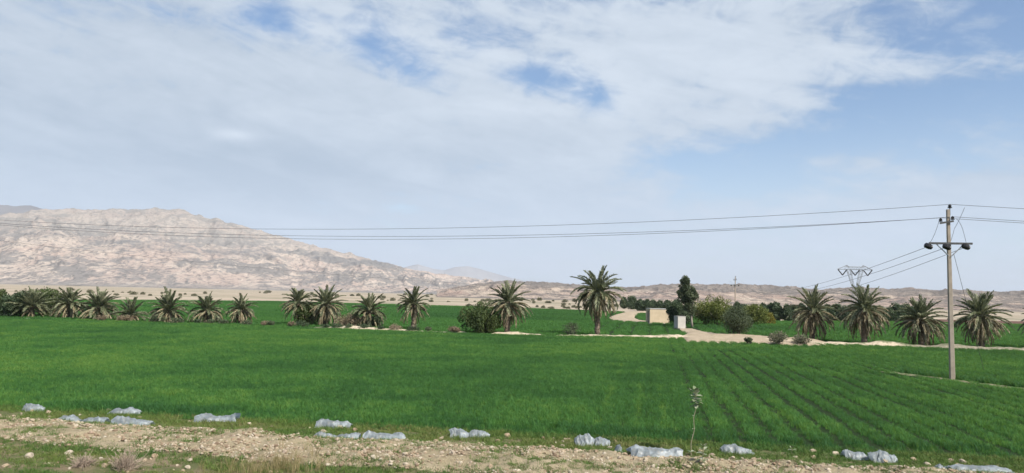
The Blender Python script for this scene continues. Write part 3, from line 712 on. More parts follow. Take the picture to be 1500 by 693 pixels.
sheet(36, 66, 602, [(0, 8), (.1, 13), (.5, 12), (1, 5)], .35, 'small grey plastic sheet, leftmost of all along the field edge', 1)
sheet(162, 206, 607, [(0, 3), (.15, 11), (.35, 8), (.6, 12), (.8, 11), (1, 3)], .4, 'rumpled pale plastic sheet just behind the wide blue-grey one at left', 2)
sheet(84, 117, 624, [(0, 4), (.3, 11), (.55, 13), (.8, 8), (1, 1)], .42, 'pointed blue-grey plastic heap left of the long low one at far left', 3)
sheet(118, 158, 622, [(0, 3), (.35, 11), (.6, 12), (1, 10)], .4, 'low pale plastic heap between the pointed one and the wide one at left', 4)
sheet(164, 222, 625, [(0, 8), (.15, 17), (.3, 17), (.5, 12), (.75, 12), (1, 8)], .5, 'wide blue-grey plastic sheet spread on the stones at left', 5)
sheet(288, 347, 618, [(0, 8), (.1, 15), (.3, 14), (.5, 9), (.75, 10), (.9, 13), (.97, 21), (1, 17)], .45, 'twisted plastic sheet whose right end sticks up like a tail', 6)
sheet(465, 514, 626, [(0, 8), (.12, 16), (.22, 14), (.5, 12), (.7, 9), (.85, 11), (1, 4)], .45, 'plastic heap with pointed ears lying deeper in the grass left of centre', 7)
sheet(462, 493, 645, [(0, 3), (.2, 13), (.5, 9), (1, 3)], .36, 'small white plastic scrap on the bank, left of a rounded heap', 8)
sheet(491, 527, 646, [(0, 2), (.4, 10), (.8, 13), (1, 10)], .42, 'rounded white plastic heap on the bank beside the small scrap', 9)
sheet(533, 593, 650, [(0, 16), (.2, 18), (.4, 13), (.65, 12), (.85, 16), (.97, 15), (1, 8)], .5, 'long plastic sheet with both ends raised on the bank left of centre', 10)
sheet(659, 687, 641, [(0, 12), (.3, 18), (.6, 15), (.9, 8), (1, 3)], .38, 'arched plastic roll leaning in the grass near the middle', 11)
sheet(685, 716, 640, [(0, 5), (.3, 11), (.7, 10), (1, 4)], .4, 'flat grey plastic heap right beside the arched roll', 12)
sheet(842, 869, 652, [(0, 10), (.3, 19), (.75, 21), (1, 12)], .42, 'tall rounded plastic bundle in the grass right of centre', 13)
sheet(868, 891, 653, [(0, 7), (.3, 16), (.7, 15), (1, 7)], .36, 'small folded plastic bundle right beside the tall rounded one', 14)
sheet(901, 911, 669, [(0, 5), (.5, 18), (1, 4)], .25, 'narrow upright plastic scrap standing on the bank', 15)
sheet(922, 1000, 675, [(0, 14), (.08, 23), (.25, 19), (.5, 16), (.75, 15), (.92, 18), (1, 12)], .55, 'longest white plastic sheet lying on the bank left of the tall stalk', 16)
sheet(1056, 1100, 664, [(0, 8), (.15, 17), (.45, 16), (.75, 9), (1, 4)], .5, 'bluish plastic heap in the grass right of the tall stalk', 17)
sheet(1236, 1270, 672, [(0, 18), (.15, 14), (.5, 11), (.8, 10), (1, 4)], .38, 'thin slanting plastic strip left of a round bundle at right', 18)
sheet(1272, 1308, 676, [(0, 12), (.25, 19), (.6, 19), (1, 11)], .45, 'round pale plastic bundle at right with a thin strip beside it', 19)
sheet(1370, 1384, 694, [(0, 9), (.4, 13), (1, 4)], .3, 'small plastic scrap at the bottom right beside a long sheet', 20)
sheet(1391, 1478, 694, [(0, 11), (.2, 14), (.5, 10), (.75, 13), (1, 6)], .55, 'long crumpled plastic sheet at the bottom right corner', 21)

for px, yb, r_ in ((163, 605, .09), (186, 624, .08), (290, 617, .06), (540, 648, .09), (523, 645, .06), (587, 648, .07), (929, 671, .09), (992, 671, .10), (686, 640, .06)):
    p = G(px, yb - 3); o = stone(p[0], p[1] - .12, r_, 'tan stone weighing down the edge of a plastic sheet', 'stones weighing down the plastic sheets')
# ------------------------------------------------------------------ palms
def frond(m, base, azm, el0, Lf, droop, nl, tint_r, lw, ll, dead=False, r_=None):
    ns = 12; s = np.linspace(0, 1, ns)
    e = el0 - droop * s ** 1.25
    hdir = np.array([math.cos(azm), math.sin(azm), 0]); side0 = np.array([-math.sin(azm), math.cos(azm), 0])
    tw = r_.normal(0, 0.12)
    st = np.stack([np.cos(e)[:, None] * hdir + np.sin(e)[:, None] * np.array([0, 0, 1.0])])[0]
    P = base + np.concatenate([[np.zeros(3)], np.cumsum((st[:-1] + st[1:]) / 2 * (Lf / (ns - 1)), axis=0)]) + side0 * (tw * Lf * s ** 2)[:, None]
    m.tube(P, np.linspace(0.035, 0.006, ns), 4, 0.92 if not dead else 0.95, cap=False)
    sl = np.linspace(0.14, 0.99, nl)
    for sg in (-1, 1):
        c = np.stack([np.interp(sl, s, P[:, k]) for k in range(3)], 1); tv = np.stack([np.interp(sl, s, st[:, k]) for k in range(3)], 1)
        upv = np.cross(tv, side0) * -1; upv *= np.sign(upv[:, 2:3] + 1e-6) if not dead else 1
        ln = ll * (0.45 + 0.75 * np.sin(np.pi * np.clip(0.12 + 0.86 * sl, 0, 1))) * r_.uniform(.8, 1.15, nl)
        if dead: d = tv * 0.8 + side0 * sg * r_.uniform(.10, .42, nl)[:, None] + np.array([0, 0, -0.35])
        else: d = tv * 0.85 + side0 * sg * 0.52 + upv * r_.uniform(.10, .35, nl)[:, None]
        d += r_.normal(0, 0.07, d.shape); d /= np.linalg.norm(d, axis=1)[:, None]
        w = np.cross(d, r_.normal(0, 1, d.shape)); w /= np.linalg.norm(w, axis=1)[:, None]; w *= lw / 2
        tip = c + d * ln[:, None] + np.array([0, 0, -0.10]) * (ln ** 2)[:, None]; midp = c + d * (ln * 0.4)[:, None]
        V = np.stack([c, midp - w, tip, midp + w], 1).reshape(-1, 3)
        tv_ = np.repeat(np.clip(tint_r + r_.normal(0, .13, nl), 0, 1), 4)
        m.add(V, np.arange(nl * 4).reshape(-1, 4), tv_)
def palm(px, ybase, ytop, wpx, label, sd, ng=44, nd=34, skirt=1.0, lean=0.0):
    r_ = np.random.default_rng(900 + sd)
    p = G(px, ybase, 0.25); k = mpp(p); Ht = (ybase - ytop) * k; Lf = wpx * k * 0.54
    th = max(0.45, Ht - 0.93 * Lf); dk = r_.uniform(.75, 1.35); ng = int(ng * r_.uniform(.85, 1.05))
    root = empty('date_palm', (p[0], p[1], 0.05)); tag(root, label, 'palm', 'date palms along the field bank')
    zz = np.linspace(-0.1, th + 0.15, 26); rad = 0.20 + 0.045 * np.cos(zz * 19) + 0.10 * np.exp(-zz * 2.5)
    lx = lean * (zz / th) ** 1.5
    m = MB(); m.tube(np.column_stack([lx, 0 * zz, zz]), rad, 12, 0.5)
    for q in range(int(th * 60)):                          # cut leaf bases
        z = r_.uniform(0.05, th); a = q * 2.4; d = np.array([math.cos(a), math.sin(a), 0])
        c = np.array([lean * (z / th) ** 1.5, 0, z]) + d * 0.20
        m.tube([c - d * .05, c + d * 0.07 + [0, 0, .10]], [0.055, 0.028], 4, 0.5)
    m.build('trunk', M_trunk, root, True)
    m = MB(); top = np.array([lean, 0, th])
    for i in range(ng):
        f = (i + .5) / ng; el0 = R(86 - 92 * f ** 0.95) + r_.normal(0, .08); azm = i * 2.39996 + r_.normal(0, .15)
        dr = R(14 + 72 * f) * r_.uniform(.7, 1.25) * dk
        frond(m, top + [0, 0, r_.uniform(-.1, .15)], azm, el0, Lf * r_.uniform(.78, 1.14) * (0.9 + .12 * f), dr, 58, 0.46 + 0.18 * r_.normal() - 0.04 * f, 0.068, 0.36 * Lf / 2.2, False, r_)
    m.build('crown', M_palm, root)
    m = MB()
    nd = int(nd * 1.35)
    for i in range(nd):
        f = (i + .5) / nd; el0 = R(26 - 72 * f) + r_.normal(0, .14); azm = i * 2.39996 + 1 + r_.normal(0, .2)
        Ld = min(Lf * r_.uniform(.80, 1.08), (th + 0.4) * 1.2 + 0.35) * skirt
        frond(m, top + [0, 0, -0.08 - 0.25 * f], azm, el0, Ld, R(78 - 10 * f) * r_.uniform(.8, 1.15), 30, 0.42 + .2 * r_.normal(), 0.055, 0.33 * Lf / 2.2, True, r_)
    m.build('dead_fronds', M_dead, root)
    return root
PALMS = [
    (47, 462, 419, 58, 'bushy palm with few dead fronds, first at the left end of the row', 60, 10, .8),
    (100, 463, 417, 54, 'short palm with a pale skirt, second from the left edge', 44, 34, 1),
    (144, 465, 420, 58, 'short wide palm beside the lowest one, on its left', 44, 36, 1),
    (193, 467, 437, 56, 'lowest and smallest palm of the row with fronds spread flat', 34, 26, 1),
    (247, 469, 423, 60, 'short palm with full skirt, right of the lowest palm', 44, 40, 1),
    (303, 470, 427, 54, 'short palm in the middle of the three left of the gap', 42, 36, 1),
    (352, 471, 428, 46, 'narrow short palm, last before the wide gap in the row', 36, 36, 1),
    (437, 473, 416, 52, 'left one of the two palms standing close together, greener base', 46, 24, 1),
    (475, 474, 416, 58, 'right one of the two palms standing close together, full tan skirt', 44, 46, 1),
    (539, 477, 426, 58, 'short palm beside the brown dry shrub', 44, 24, .9),
    (606, 480, 417, 54, 'slim palm with a bare visible trunk left of the round bush', 34, 18, .95),
    (743, 486, 409, 66, 'palm growing against the round green bush', 40, 30, 1),
    (875, 488, 387, 80, 'tallest palm of the row with a clear straight trunk', 50, 34, .85),
    (1190, 495, 418, 72, 'palm with a long skirt left of the pylon, near the pale scrub', 46, 50, 1),
    (1266, 500, 414, 76, 'palm standing in front of the lattice pylon', 46, 46, 1),
    (1350, 504, 430, 72, 'palm just left of the concrete pole', 46, 44, 1),
    (1438, 506, 423, 76, 'palm just right of the concrete pole', 46, 46, 1),
    (1537, 508, 428, 76, 'palm at the right edge showing only its frond tips', 44, 40, 1)]
for i, q in enumerate(PALMS):
    palm(q[0], q[1], q[2], q[3], q[4], i, q[5], q[6], q[7], random.uniform(-.12, .12))

# ------------------------------------------------------------------ trees and bushes
def leaves(m, C, rad, n, size, r_, squash=1.0, elong=1.6):
    """leaf quads gathered in clumps round the points C"""
    ci = r_.integers(0, len(C), n); rr = np.broadcast_to(rad, (len(C),))[ci]
    d = r_.normal(0, 1, (n, 3)); d /= np.linalg.norm(d, axis=1)[:, None]
    P = C[ci] + d * (rr * r_.uniform(0.25, 1, n) ** 0.5)[:, None] * np.array([1, 1, squash])
    a = r_.normal(0, 1, (n, 3)); a /= np.linalg.norm(a, axis=1)[:, None]
    w = np.cross(a, r_.normal(0, 1, (n, 3))); w /= np.linalg.norm(w, axis=1)[:, None]
    s = size * r_.uniform(.6, 1.3, n)[:, None]
    V = np.stack([P - a * s * elong, P - w * s * .6, P + a * s * elong, P + w * s * .6], 1).reshape(-1, 3)
    ct = r_.normal(0, .17, len(C))[ci]
    m.add(V, np.arange(4 * n).reshape(-1, 4), np.repeat(np.clip(.48 + ct + r_.normal(0, .13, n), 0, 1), 4))
def tree(name, loc, H, Wd, mat, bark, label, cat, sd, group=None, trunk=0.2, ncl=40, nl=5000, leaf=0.09, clr=0.22, shape='round', tr=0.09, stems=1, lean=0.0):
    r_ = np.random.default_rng(2000 + sd)
    root = empty(name, loc); tag(root, label, cat, group)
    C = []
    while len(C) < ncl:
        q = r_.uniform(-1, 1, 3)
        if np.linalg.norm(q) > 1 or np.linalg.norm(q) < 0.35: continue
        t = (q[2] + 1) / 2
        wsc = {'round': 1.0, 'tall': 0.55 + 0.45 * math.sin(math.pi * min(1, t * 1.1)), 'wide': 1.0, 'cone': 1.15 - 0.7 * t, 'column': 1.0}[shape]
        zt = trunk + (1 - trunk) * t
        lump = 1 + 0.35 * r_.normal()
        C.append([q[0] * Wd / 2 * wsc * min(1.25, max(.6, lump)) * (1 - clr * .5) + lean * zt, q[1] * Wd / 2 * wsc * (1 - clr * .5), H * (zt * (1 - clr * .3))])
    C = np.array(C)
    m = MB()
    for k in range(stems):
        o = np.array([r_.normal(0, .12 * Wd if stems > 1 else 0), r_.normal(0, .08 * Wd if stems > 1 else 0), 0])
        zz = np.linspace(-0.1, H * .72, 8)
        P = np.column_stack([o[0] + lean * zz / H + .05 * H * np.sin(zz / H * 3 + sd) * (zz / H), o[1] + .03 * H * np.cos(zz * 2 / H + sd) * (zz / H), zz]); m.tube(P, np.linspace(tr, tr * .3, 8), 7, .5)
    for c in C[:min(len(C), 26)]:
        a = P[r_.integers(2, 7)]; mm = (a + c) / 2 + [0, 0, .05 * H]
        m.tube([a, mm, c], [tr * .38, tr * .25, tr * .1], 5, .5)
    m.build('trunk', bark, root, True)
    m = MB(); leaves(m, C, Wd * clr * r_.uniform(.7, 1.25, len(C)), nl, leaf, r_); m.build('crown', mat, root)
    return root
def place(px, yb, z=0.0): p = G(px, yb, z); return (p[0], p[1], z - 0.05), mpp(p)
def px_tree(name, px, yb, yt, w, mat, bark, label, cat, sd, z=0.1, **kw):
    loc, k = place(px, yb, z); return tree(name, loc, (yb - yt) * k, w * k, mat, bark, label, cat, sd, **kw)
px_tree('eucalyptus_tree', 1014, 479, 401, 27, M_leaf_e, M_bark, 'tall slender grey-green tree with a pale trunk beside the hut', 'tree', 1, shape='tall', trunk=.26, ncl=80, nl=10000, leaf=.09, clr=.17, tr=.15, lean=-1.0)
px_tree('leafy_tree', 991, 477, 440, 27, M_leaf_d, M_bark_d, 'dark bushy tree between the tan hut and the grey box', 'tree', 2, shape='round', trunk=.05, ncl=34, nl=6000, leaf=.09, clr=.26)
px_tree('leafy_tree', 1001, 475.5, 447, 24, M_leaf_d, M_bark_d, 'dark low tree under the tall slender tree', 'tree', 3, shape='round', trunk=.12, ncl=26, nl=4000, leaf=.09, clr=.28)
px_tree('acacia_tree', 1043, 475, 433, 56, M_leaf_a, M_bark_d, 'broad yellow-green feathery tree right of the slender tree', 'tree', 4, shape='wide', trunk=.05, ncl=60, nl=11000, leaf=.08, clr=.17, stems=3)
px_tree('acacia_tree', 1102, 475, 447, 38, M_leaf_a, M_bark_d, 'lower yellow-green tree behind the grey dense tree', 'tree', 5, shape='wide', trunk=.05, ncl=46, nl=8000, leaf=.08, clr=.18, stems=3)
px_tree('grey_tree', 1079, 490, 450, 38, M_leaf_g, M_bark_d, 'dense round grey-green tree standing on the sandy track', 'tree', 6, shape='round', trunk=.10, ncl=60, nl=11000, leaf=.05, clr=.20, z=.25, stems=3, tr=.07)
px_tree('yellow_bush', 1125, 474, 456, 22, M_leaf_y, M_bark_d, 'small bright yellow bush at the right end of the trees', 'bush', 7, shape='round', trunk=.02, ncl=24, nl=3000, leaf=.07, clr=.24, stems=3, tr=.04)
px_tree('round_bush', 705, 486, 444, 58, M_leaf_m, M_bark_d, 'large round green bush beside a palm in the middle', 'bush', 8, shape='round', trunk=.0, ncl=64, nl=10500, leaf=.06, clr=.145, z=.2, stems=4, tr=.06)
px_tree('thorn_bush', 837, 488, 473, 25, M_leaf_g, M_bark_d, 'small dark thorny bush left of the tallest palm', 'bush', 9, shape='wide', trunk=.0, ncl=30, nl=1800, leaf=.035, clr=.16, z=.25, stems=6, tr=.03)
px_tree('dry_shrub', 513, 477, 461, 42, M_leaf_b, M_bark_d, 'brown dry shrub between two palms left of centre', 'bush', 10, shape='wide', trunk=.0, ncl=40, nl=3500, leaf=.05, clr=.16, z=.2, stems=6, tr=.03)
px_tree('green_bush', 450, 474, 444, 40, M_leaf_m, M_bark_d, 'dark green bush tangled between the two close palms', 'bush', 11, shape='round', trunk=.0, ncl=40, nl=5000, leaf=.06, clr=.2, z=.2, stems=4, tr=.05)
px_tree('green_bush', 549, 478, 462, 20, M_leaf_d, M_bark_d, 'small dark bush at the foot of the palm by the dry shrub', 'bush', 12, shape='round', trunk=.0, ncl=20, nl=2000, leaf=.05, clr=.22, z=.2, stems=3, tr=.04)
px_tree('pale_scrub', 1139, 501, 486, 32, M_leaf_s, M_stem, 'pale spiky dry scrub on the sandy bank left of a palm', 'bush', 13, shape='wide', trunk=.0, ncl=40, nl=2200, leaf=.05, clr=.14, z=.3, stems=9, tr=.025)
px_tree('grey_scrub', 1174, 501, 492, 26, M_leaf_s, M_bark_d, 'low brownish scrub at the foot of a palm beside the pale scrub', 'bush', 14, shape='wide', trunk=.0, ncl=24, nl=1800, leaf=.04, clr=.18, z=.3, stems=5, tr=.02)
px_tree('grey_scrub', 1096, 501, 494, 14, M_leaf_g, M_bark_d, 'small brown-green tuft at the near edge of the sandy track', 'bush', 15, shape='wide', trunk=.0, ncl=14, nl=900, leaf=.04, clr=.2, z=.3, stems=4, tr=.02)
for i, (x, yb, yt, w) in enumerate([(22, 462, 428, 46), (70, 461, 426, 44), (-8, 461, 424, 40)]):
    px_tree('tamarisk_bush', x, yb, yt, w, M_leaf_m if i != 0 else M_leaf_d, M_bark_d,
            ['dark bushy tamarisk left of the first palm', 'olive green bushy tamarisk left of the pale-skirted palm', 'dark tamarisk cut by the left edge of the view'][i], 'bush', 30 + i, shape='round', trunk=.0, ncl=44, nl=6500, leaf=.08, clr=.2, z=.2, stems=4, tr=.05)
# scrub on the dull left part of the bank
for i in range(24):
    x = 150 + i * 23 + random.uniform(-9, 9) if i < 22 else random.uniform(600, 700)
    yb = np.interp(x, [q[0] for q in mid_px], [q[1] for q in mid_px]) + 1
    px_tree('low_scrub', x, yb, yb - random.uniform(3, 6.5), random.uniform(10, 20), random.choice([M_leaf_g, M_leaf_d, M_leaf_b]), M_bark_d,
            'low dusty scrub on the bank between the left palms', 'bush', 50 + i, group='low scrub along the bank', shape='wide', trunk=.0, ncl=14, nl=700, leaf=.04, clr=.2, z=.25, stems=4, tr=.015)
# tree belt behind
belt_protos = []
def belt(px, yb, yt, wpx, label, group, mat=M_leaf_d):
    loc, k = place(px, yb, 0.0)
    H = (yb - yt) * k
    if len(belt_protos) < 5:
        o = tree('belt_tree', loc, H, wpx * k, mat, M_bark_d, label, 'tree', 80 + len(belt_protos), group, trunk=.04, ncl=44, nl=6000, leaf=.13, clr=.24, shape='cone', tr=.09, stems=2)
        belt_protos.append((o, H, wpx * k)); return o
    q, h0, w0 = random.choice(belt_protos); o = copy_tree(q); o['label'] = label; o['group'] = group
    o.location = loc; o.rotation_euler = (0, 0, random.uniform(0, 6.28)); o.scale = (wpx * k / w0, wpx * k / w0, H / h0); return o
for x, yb, yt, w in [(914, 452, 436, 13), (926, 453, 433, 17), (937, 455, 440, 16), (948, 456, 439, 17), (957, 456, 440, 14), (967, 457, 441, 16), (978, 458, 440, 18), (990, 459, 441, 16)]:
    belt(x, yb, yt, w, 'dark green tree in the distant clump behind the hut', 'trees in the clump behind the hut')
for i in range(24):
    x = 1066 + i * 12.3 + random.uniform(-3, 3)
    if x > 1345: break
    belt(x, 470.5 + random.uniform(-1, .5) + (x - 1130) * .004, 446 + random.uniform(-4, 4) + (x - 1066) * .012, random.uniform(17, 25), 'dark green tree of the dense belt behind the right-hand palms', 'trees in the belt behind the right-hand palms')
# scattered scrub far out on the plain
bp = None
for i in range(130):
    if i < 55: x = random.uniform(20, 640); yb = 426 + (x / 1500) * 22 + random.uniform(-3.5, 4)
    elif i < 80: x = random.uniform(660, 900); yb = 444 + random.uniform(-5, 6)
    elif i < 105: x = random.uniform(785, 905); yb = 450.5 + random.uniform(-1.5, 1.5)
    else: x = random.uniform(540, 900); yb = 438 + (x - 540) * .02 + random.uniform(-3, 3)
    loc, k = place(x, yb, 0.0); loc = (loc[0], loc[1], -0.35); H = min(1.9, random.uniform(1.6, 4.0) * k); w = H * random.uniform(1.4, 3.2)
    lab = 'small dark desert shrub far out on the sandy plain'
    if bp is None:
        bp = (tree('desert_shrub', loc, H, w, M_leaf_s, M_bark_d, lab, 'shrub', 120, 'desert shrubs on the plain', trunk=.0, ncl=20, nl=900, leaf=.22, clr=.25, stems=3, tr=.06), H, w); continue
    o = copy_tree(bp[0]); o.location = loc; o.rotation_euler = (0, 0, random.uniform(0, 6.28)); o.scale = (w / bp[2], w / bp[2], H / bp[1])

# ------------------------------------------------------------------ hut and grey box
M_plaster = simple('tan_plaster', (0.52, 0.41, 0.275), (0.62, 0.49, 0.335), 1.1, .9, .2, .02)
M_conc = simple('concrete', (0.34, 0.33, 0.30), (0.42, 0.40, 0.37), 3, .9, .3, .01)
M_concd = simple('grey_render', (0.40, 0.375, 0.33), (0.47, 0.445, 0.40), 2, .9, .3, .01)
M_door = simple('rusty_door', (0.10, 0.085, 0.075), (0.16, 0.13, 0.11), 4, .6, .2, .01)
def hut():
    pl_, pr_ = G(952, 473.5), G(979, 474.5); k = mpp(pl_)
    wdt = (980.5 - 952) * k; hgt_ = 20.5 * k; dep = 2.6; rz = R(3)
    root = empty('hut', (pl_[0], pl_[1], 0), rz)
    tag(root, 'small flat-roofed tan plastered pump hut beside the winding track', 'hut')
    m = MB(); th = .18                                           # four walls, left one with a doorway
    m.box((wdt / 2, th / 2, hgt_ / 2), (wdt, th, hgt_)); m.box((wdt / 2, dep - th / 2, hgt_ / 2), (wdt, th, hgt_))
    m.box((wdt - th / 2, dep / 2, hgt_ / 2), (th, dep - 2 * th - .004, hgt_))
    m.box((th / 2, .30 + th / 2, hgt_ / 2), (th, .6 - .004, hgt_)); m.box((th / 2, dep - th - .40, hgt_ / 2), (th, .8 - .004, hgt_))
    m.box((th / 2, dep / 2 - .1, hgt_ - .12), (th - .006, dep - th * 2 - 1.2, .238))
    m.build('wall', M_plaster, root)
    m = MB(); m.box((wdt / 2, dep / 2, hgt_ + .05), (wdt + .08, dep + .08, .10)); m.build('roof', M_conc, root)
    m = MB(); m.box((th * .6, dep / 2 - .08, .85), (.04, .95, 1.5)); d = m.build('door', M_door, root)
    m = MB(); m.tube([(th * .6 - .05, dep / 2 + .25, .85), (th * .6 - .05, dep / 2 + .25, 1.0)], .015, 6); m.build('handle', M_conc, d)
    m = MB(); m.box((wdt / 2, dep / 2, -.02), (wdt + .2, dep + .2, .12)); m.build('footing', M_conc, root)
hut()
def greybox():
    p = G(993, 481); k = mpp(p); w = 12.5 * k; h = 17 * k; d = 1.0
    root = empty('water_tank', (p[0], p[1], 0), R(16)); tag(root, 'small pale grey concrete box standing at the foot of the slender tree', 'tank')
    m = MB(); m.box((w / 2, d / 2, h / 2), (w, d, h)); m.build('body', M_concd, root)
    m = MB(); m.box((w / 2, d / 2, h + .03), (w + .06, d + .06, .06)); m.build('lid', M_conc, root)
    m = MB(); m.tube([(w + .0, d / 2, .25), (w + .35, d / 2, .25), (w + .45, d / 2, .05)], .05, 8); m.build('outlet_pipe', M_door, root)
greybox()

# ------------------------------------------------------------------ utility poles, wires
M_black = simple('black_porcelain', (0.015, 0.014, 0.014), (0.03, 0.028, 0.026), 10, .25, 0, 0, .5)
M_steel = simple('dark_steel', (0.045, 0.045, 0.045), (0.08, 0.08, 0.075), 8, .6, .1, .002, .4)
M_galv = simple('galvanised_steel', (0.22, 0.24, 0.25), (0.30, 0.31, 0.32), 5, .6, .1, .002, .4)
M_wire = simple('wire_metal', (0.06, 0.06, 0.062), (0.09, 0.09, 0.09), 5, .6, 0, 0, .3)
M_pole = simple('pole_concrete', (0.25, 0.21, 0.165), (0.33, 0.28, 0.22), 2.5, .9, .35, .01)
Pb = G(1395, 557); KP = mpp(Pb); HP = 8.2
zpx = lambda y: (AT(1394, y, Pb[1])[2])                   # height of a photo row on the pole
HP = zpx(307)
def insul(m, c, r=.09, h=.2):
    zz = np.array([-.5, -.42, -.2, -.15, .1, .15, .38, .5]) * h; rr = np.array([.35, 1, .95, .55, .9, .8, .5, .2]) * r
    m.tube(np.array(c) + np.column_stack([0 * zz, 0 * zz, zz]), rr, 12)
def pole(loc, label, rz=0.0, detail=True):
    root = empty('utility_pole', loc, rz); tag(root, label, 'utility pole')
    m = MB(); V = []                                      # tapered rectangular shaft with chamfered edges
    for zz, ww, dd_ in ((-.4, .235, .175), (HP * .5, .19, .14), (HP, .15, .115)):
        c_ = .02
        V += [[-ww / 2 + c_, -dd_ / 2, zz], [ww / 2 - c_, -dd_ / 2, zz], [ww / 2, -dd_ / 2 + c_, zz], [ww / 2, dd_ / 2 - c_, zz], [ww / 2 - c_, dd_ / 2, zz], [-ww / 2 + c_, dd_ / 2, zz], [-ww / 2, dd_ / 2 - c_, zz], [-ww / 2, -dd_ / 2 + c_, zz]]
    f = [[i + 8 * j, (i + 1) % 8 + 8 * j, (i + 1) % 8 + 8 * (j + 1), i + 8 * (j + 1)] for j in (0, 1) for i in range(8)]
    m.add(np.array(V, float), f); m.add(np.array(V[-8:], float), [list(range(8))])
    m.build('shaft', M_pole, root)
    zl = zpx(357); zu = zpx(324.5); zt = zpx(303)
    m = MB(); m.box((.03, -.12, zl), (60 * KP, .09, .10)); a = m.build('crossarm', M_steel, root)
    m = MB()
    for s in (-1, 1): m.bar((s * .62, -.12, zl - .05), (s * .06, -.12, zl - .62), .05)
    m.build('brace', M_galv, root)
    m = MB(); m.box((-.12, -.11, zu - .05), (16 * KP + .1, .08, .09), Matrix.Rotation(R(-10), 3, 'Y')); m.build('upper_crossarm', M_steel, root)
    m = MB(); m.tube([(.09, 0, HP - .3), (.09, 0, zt)], .02, 6); m.build('top_pin', M_steel, root)
    tips = {}
    for nm, c, r, h in (('top', (.09, 0, zt + .02), .10, .20), ('ul', (-.40, -.11, zu + .06), .09, .19), ('ur', (.16, -.11, zu + .16), .09, .19)):
        m = MB(); insul(m, c, r, h); m.build('pin_insulator', M_black, root); tips[nm] = c
    for nm, x_ in (('ll', -30 * KP + .0), ('lm', -.20), ('lr', 22 * KP)):
        m = MB(); c = np.array((x_, -.12 if nm != 'lm' else -.24, zl - .10 - (.08 if nm == 'lm' else .05)))
        tdir = np.array([-.25, .9, .0])
        zz = np.linspace(-.22, .22, 9); rr = np.array([.06, .14, .10, .15, .10, .15, .10, .13, .05]) * .95
        m.tube(c + np.outer(zz, np.array([.85, .45, -.25])), rr, 12); m.build('strain_insulator', M_black, root); tips[nm] = c
    Mx = Matrix.Translation(Vector(loc)) @ Matrix.Rotation(rz, 4, 'Z')
    return root, {k: np.array(Mx @ Vector(tuple(v_))) for k, v_ in tips.items()}
ploc = (Pb[0], Pb[1], 0)
PO, TP = pole(ploc, 'tall grey concrete utility pole standing in the crop at right', R(-6))
PO.rotation_euler = (0, R(-0.25), R(-6))
LD = AT(-260, 300, 58.0)                                  # next pole, outside the picture on the left
def other(loc, label):
    o = copy_tree(PO); o.location = loc; o['label'] = label; return o
o2 = other((LD[0], LD[1], LD[2] - TP['top'][2]), 'concrete utility pole outside the view on the left')
RD = np.array([Pb[0] + 62, Pb[1] - 13])
other((RD[0], RD[1], 0), 'concrete utility pole outside the view on the right')
far_p = AT(1077, 430, 185.0)
fp = other((far_p[0], far_p[1], 0), 'distant utility pole sticking up behind the yellow-green trees')
fp.rotation_euler = (0, 0, R(20)); s_f = AT(1077, 406, far_p[1])[2] / HP; fp.scale = (1.25, 1.25, s_f)
def wire(label, pts, sag, r=.011, group=None):
    m = MB(); out = []
    for (a, c, s) in zip(pts[:-1], pts[1:], sag):
        t = np.linspace(0, 1, 48)[:, None]; P = np.array(a) * (1 - t) + np.array(c) * t; P[:, 2] -= (4 * s * t * (1 - t))[:, 0]
        out.append(P if not out else P[1:])
    m.tube(np.concatenate(out), r, 6); o = m.build('wire', M_wire, None, True); return tag(o, label, 'wire', group)
dL = LD - TP['top']
eR = np.array([RD[0], RD[1], 0]) - np.array(ploc)
wire('topmost overhead wire crossing the whole sky from the pole tip', [LD, TP['top'] + [0, 0, .1], TP['top'] + eR], (1.55, 1.1))
wire('overhead wire from the left pin of the small crossarm, middle of the three', [LD + [-.5, -.6, -.05], TP['ul'] + [0, 0, .1], TP['ul'] + eR], (1.60, 1.1))
wire('overhead wire from the right pin of the small crossarm, lowest of the three', [LD + [.5, .6, -.1], TP['ur'] + [0, 0, .06], TP['ur'] + eR], (1.75, 1.1))
fpt = AT(1077, 411, far_p[1])
for nm, lb, dxx, sg in (('ll', 'branch wire sloping away from the left end of the long crossarm', -1.5, 2.6), ('lm', 'branch wire sloping away from the middle of the long crossarm', 0, 2.8), ('lr', 'branch wire sloping away from the right end of the long crossarm', 1.5, 3.4)):
    wire(lb, [TP[nm], fpt + [dxx, 0, 0]], (sg,), .011)
wire('single low wire descending across the mountain towards the far pole', [AT(-260, 322, 60.0), fpt + [-.6, 0, -.8]], (2.9,), .012)
wire('thin stay wire running down from the pole to the crop on its right', [TP['lm'] + [.35, .1, -.3], G(1442, 545)], (0.0,), .010)
wire('short jumper lead hanging from the small crossarm to the left insulator', [TP['ul'] + [-.1, 0, 0], TP['ll'] + [0, 0, .12]], (.15,), .009)
wire('short jumper lead from the top wire down behind the shaft', [AT(1413, 304, Pb[1]), AT(1398, 335, Pb[1] + .3), TP['lm'] + [.2, .2, .1]], (.05, .05), .009)
wire('short jumper lead drooping right of the shaft to the right insulator', [TP['ur'] + [.15, 0, -.05], AT(1410, 335, Pb[1]), TP['lr'] + [0, 0, .12]], (-.08, -.03), .009)

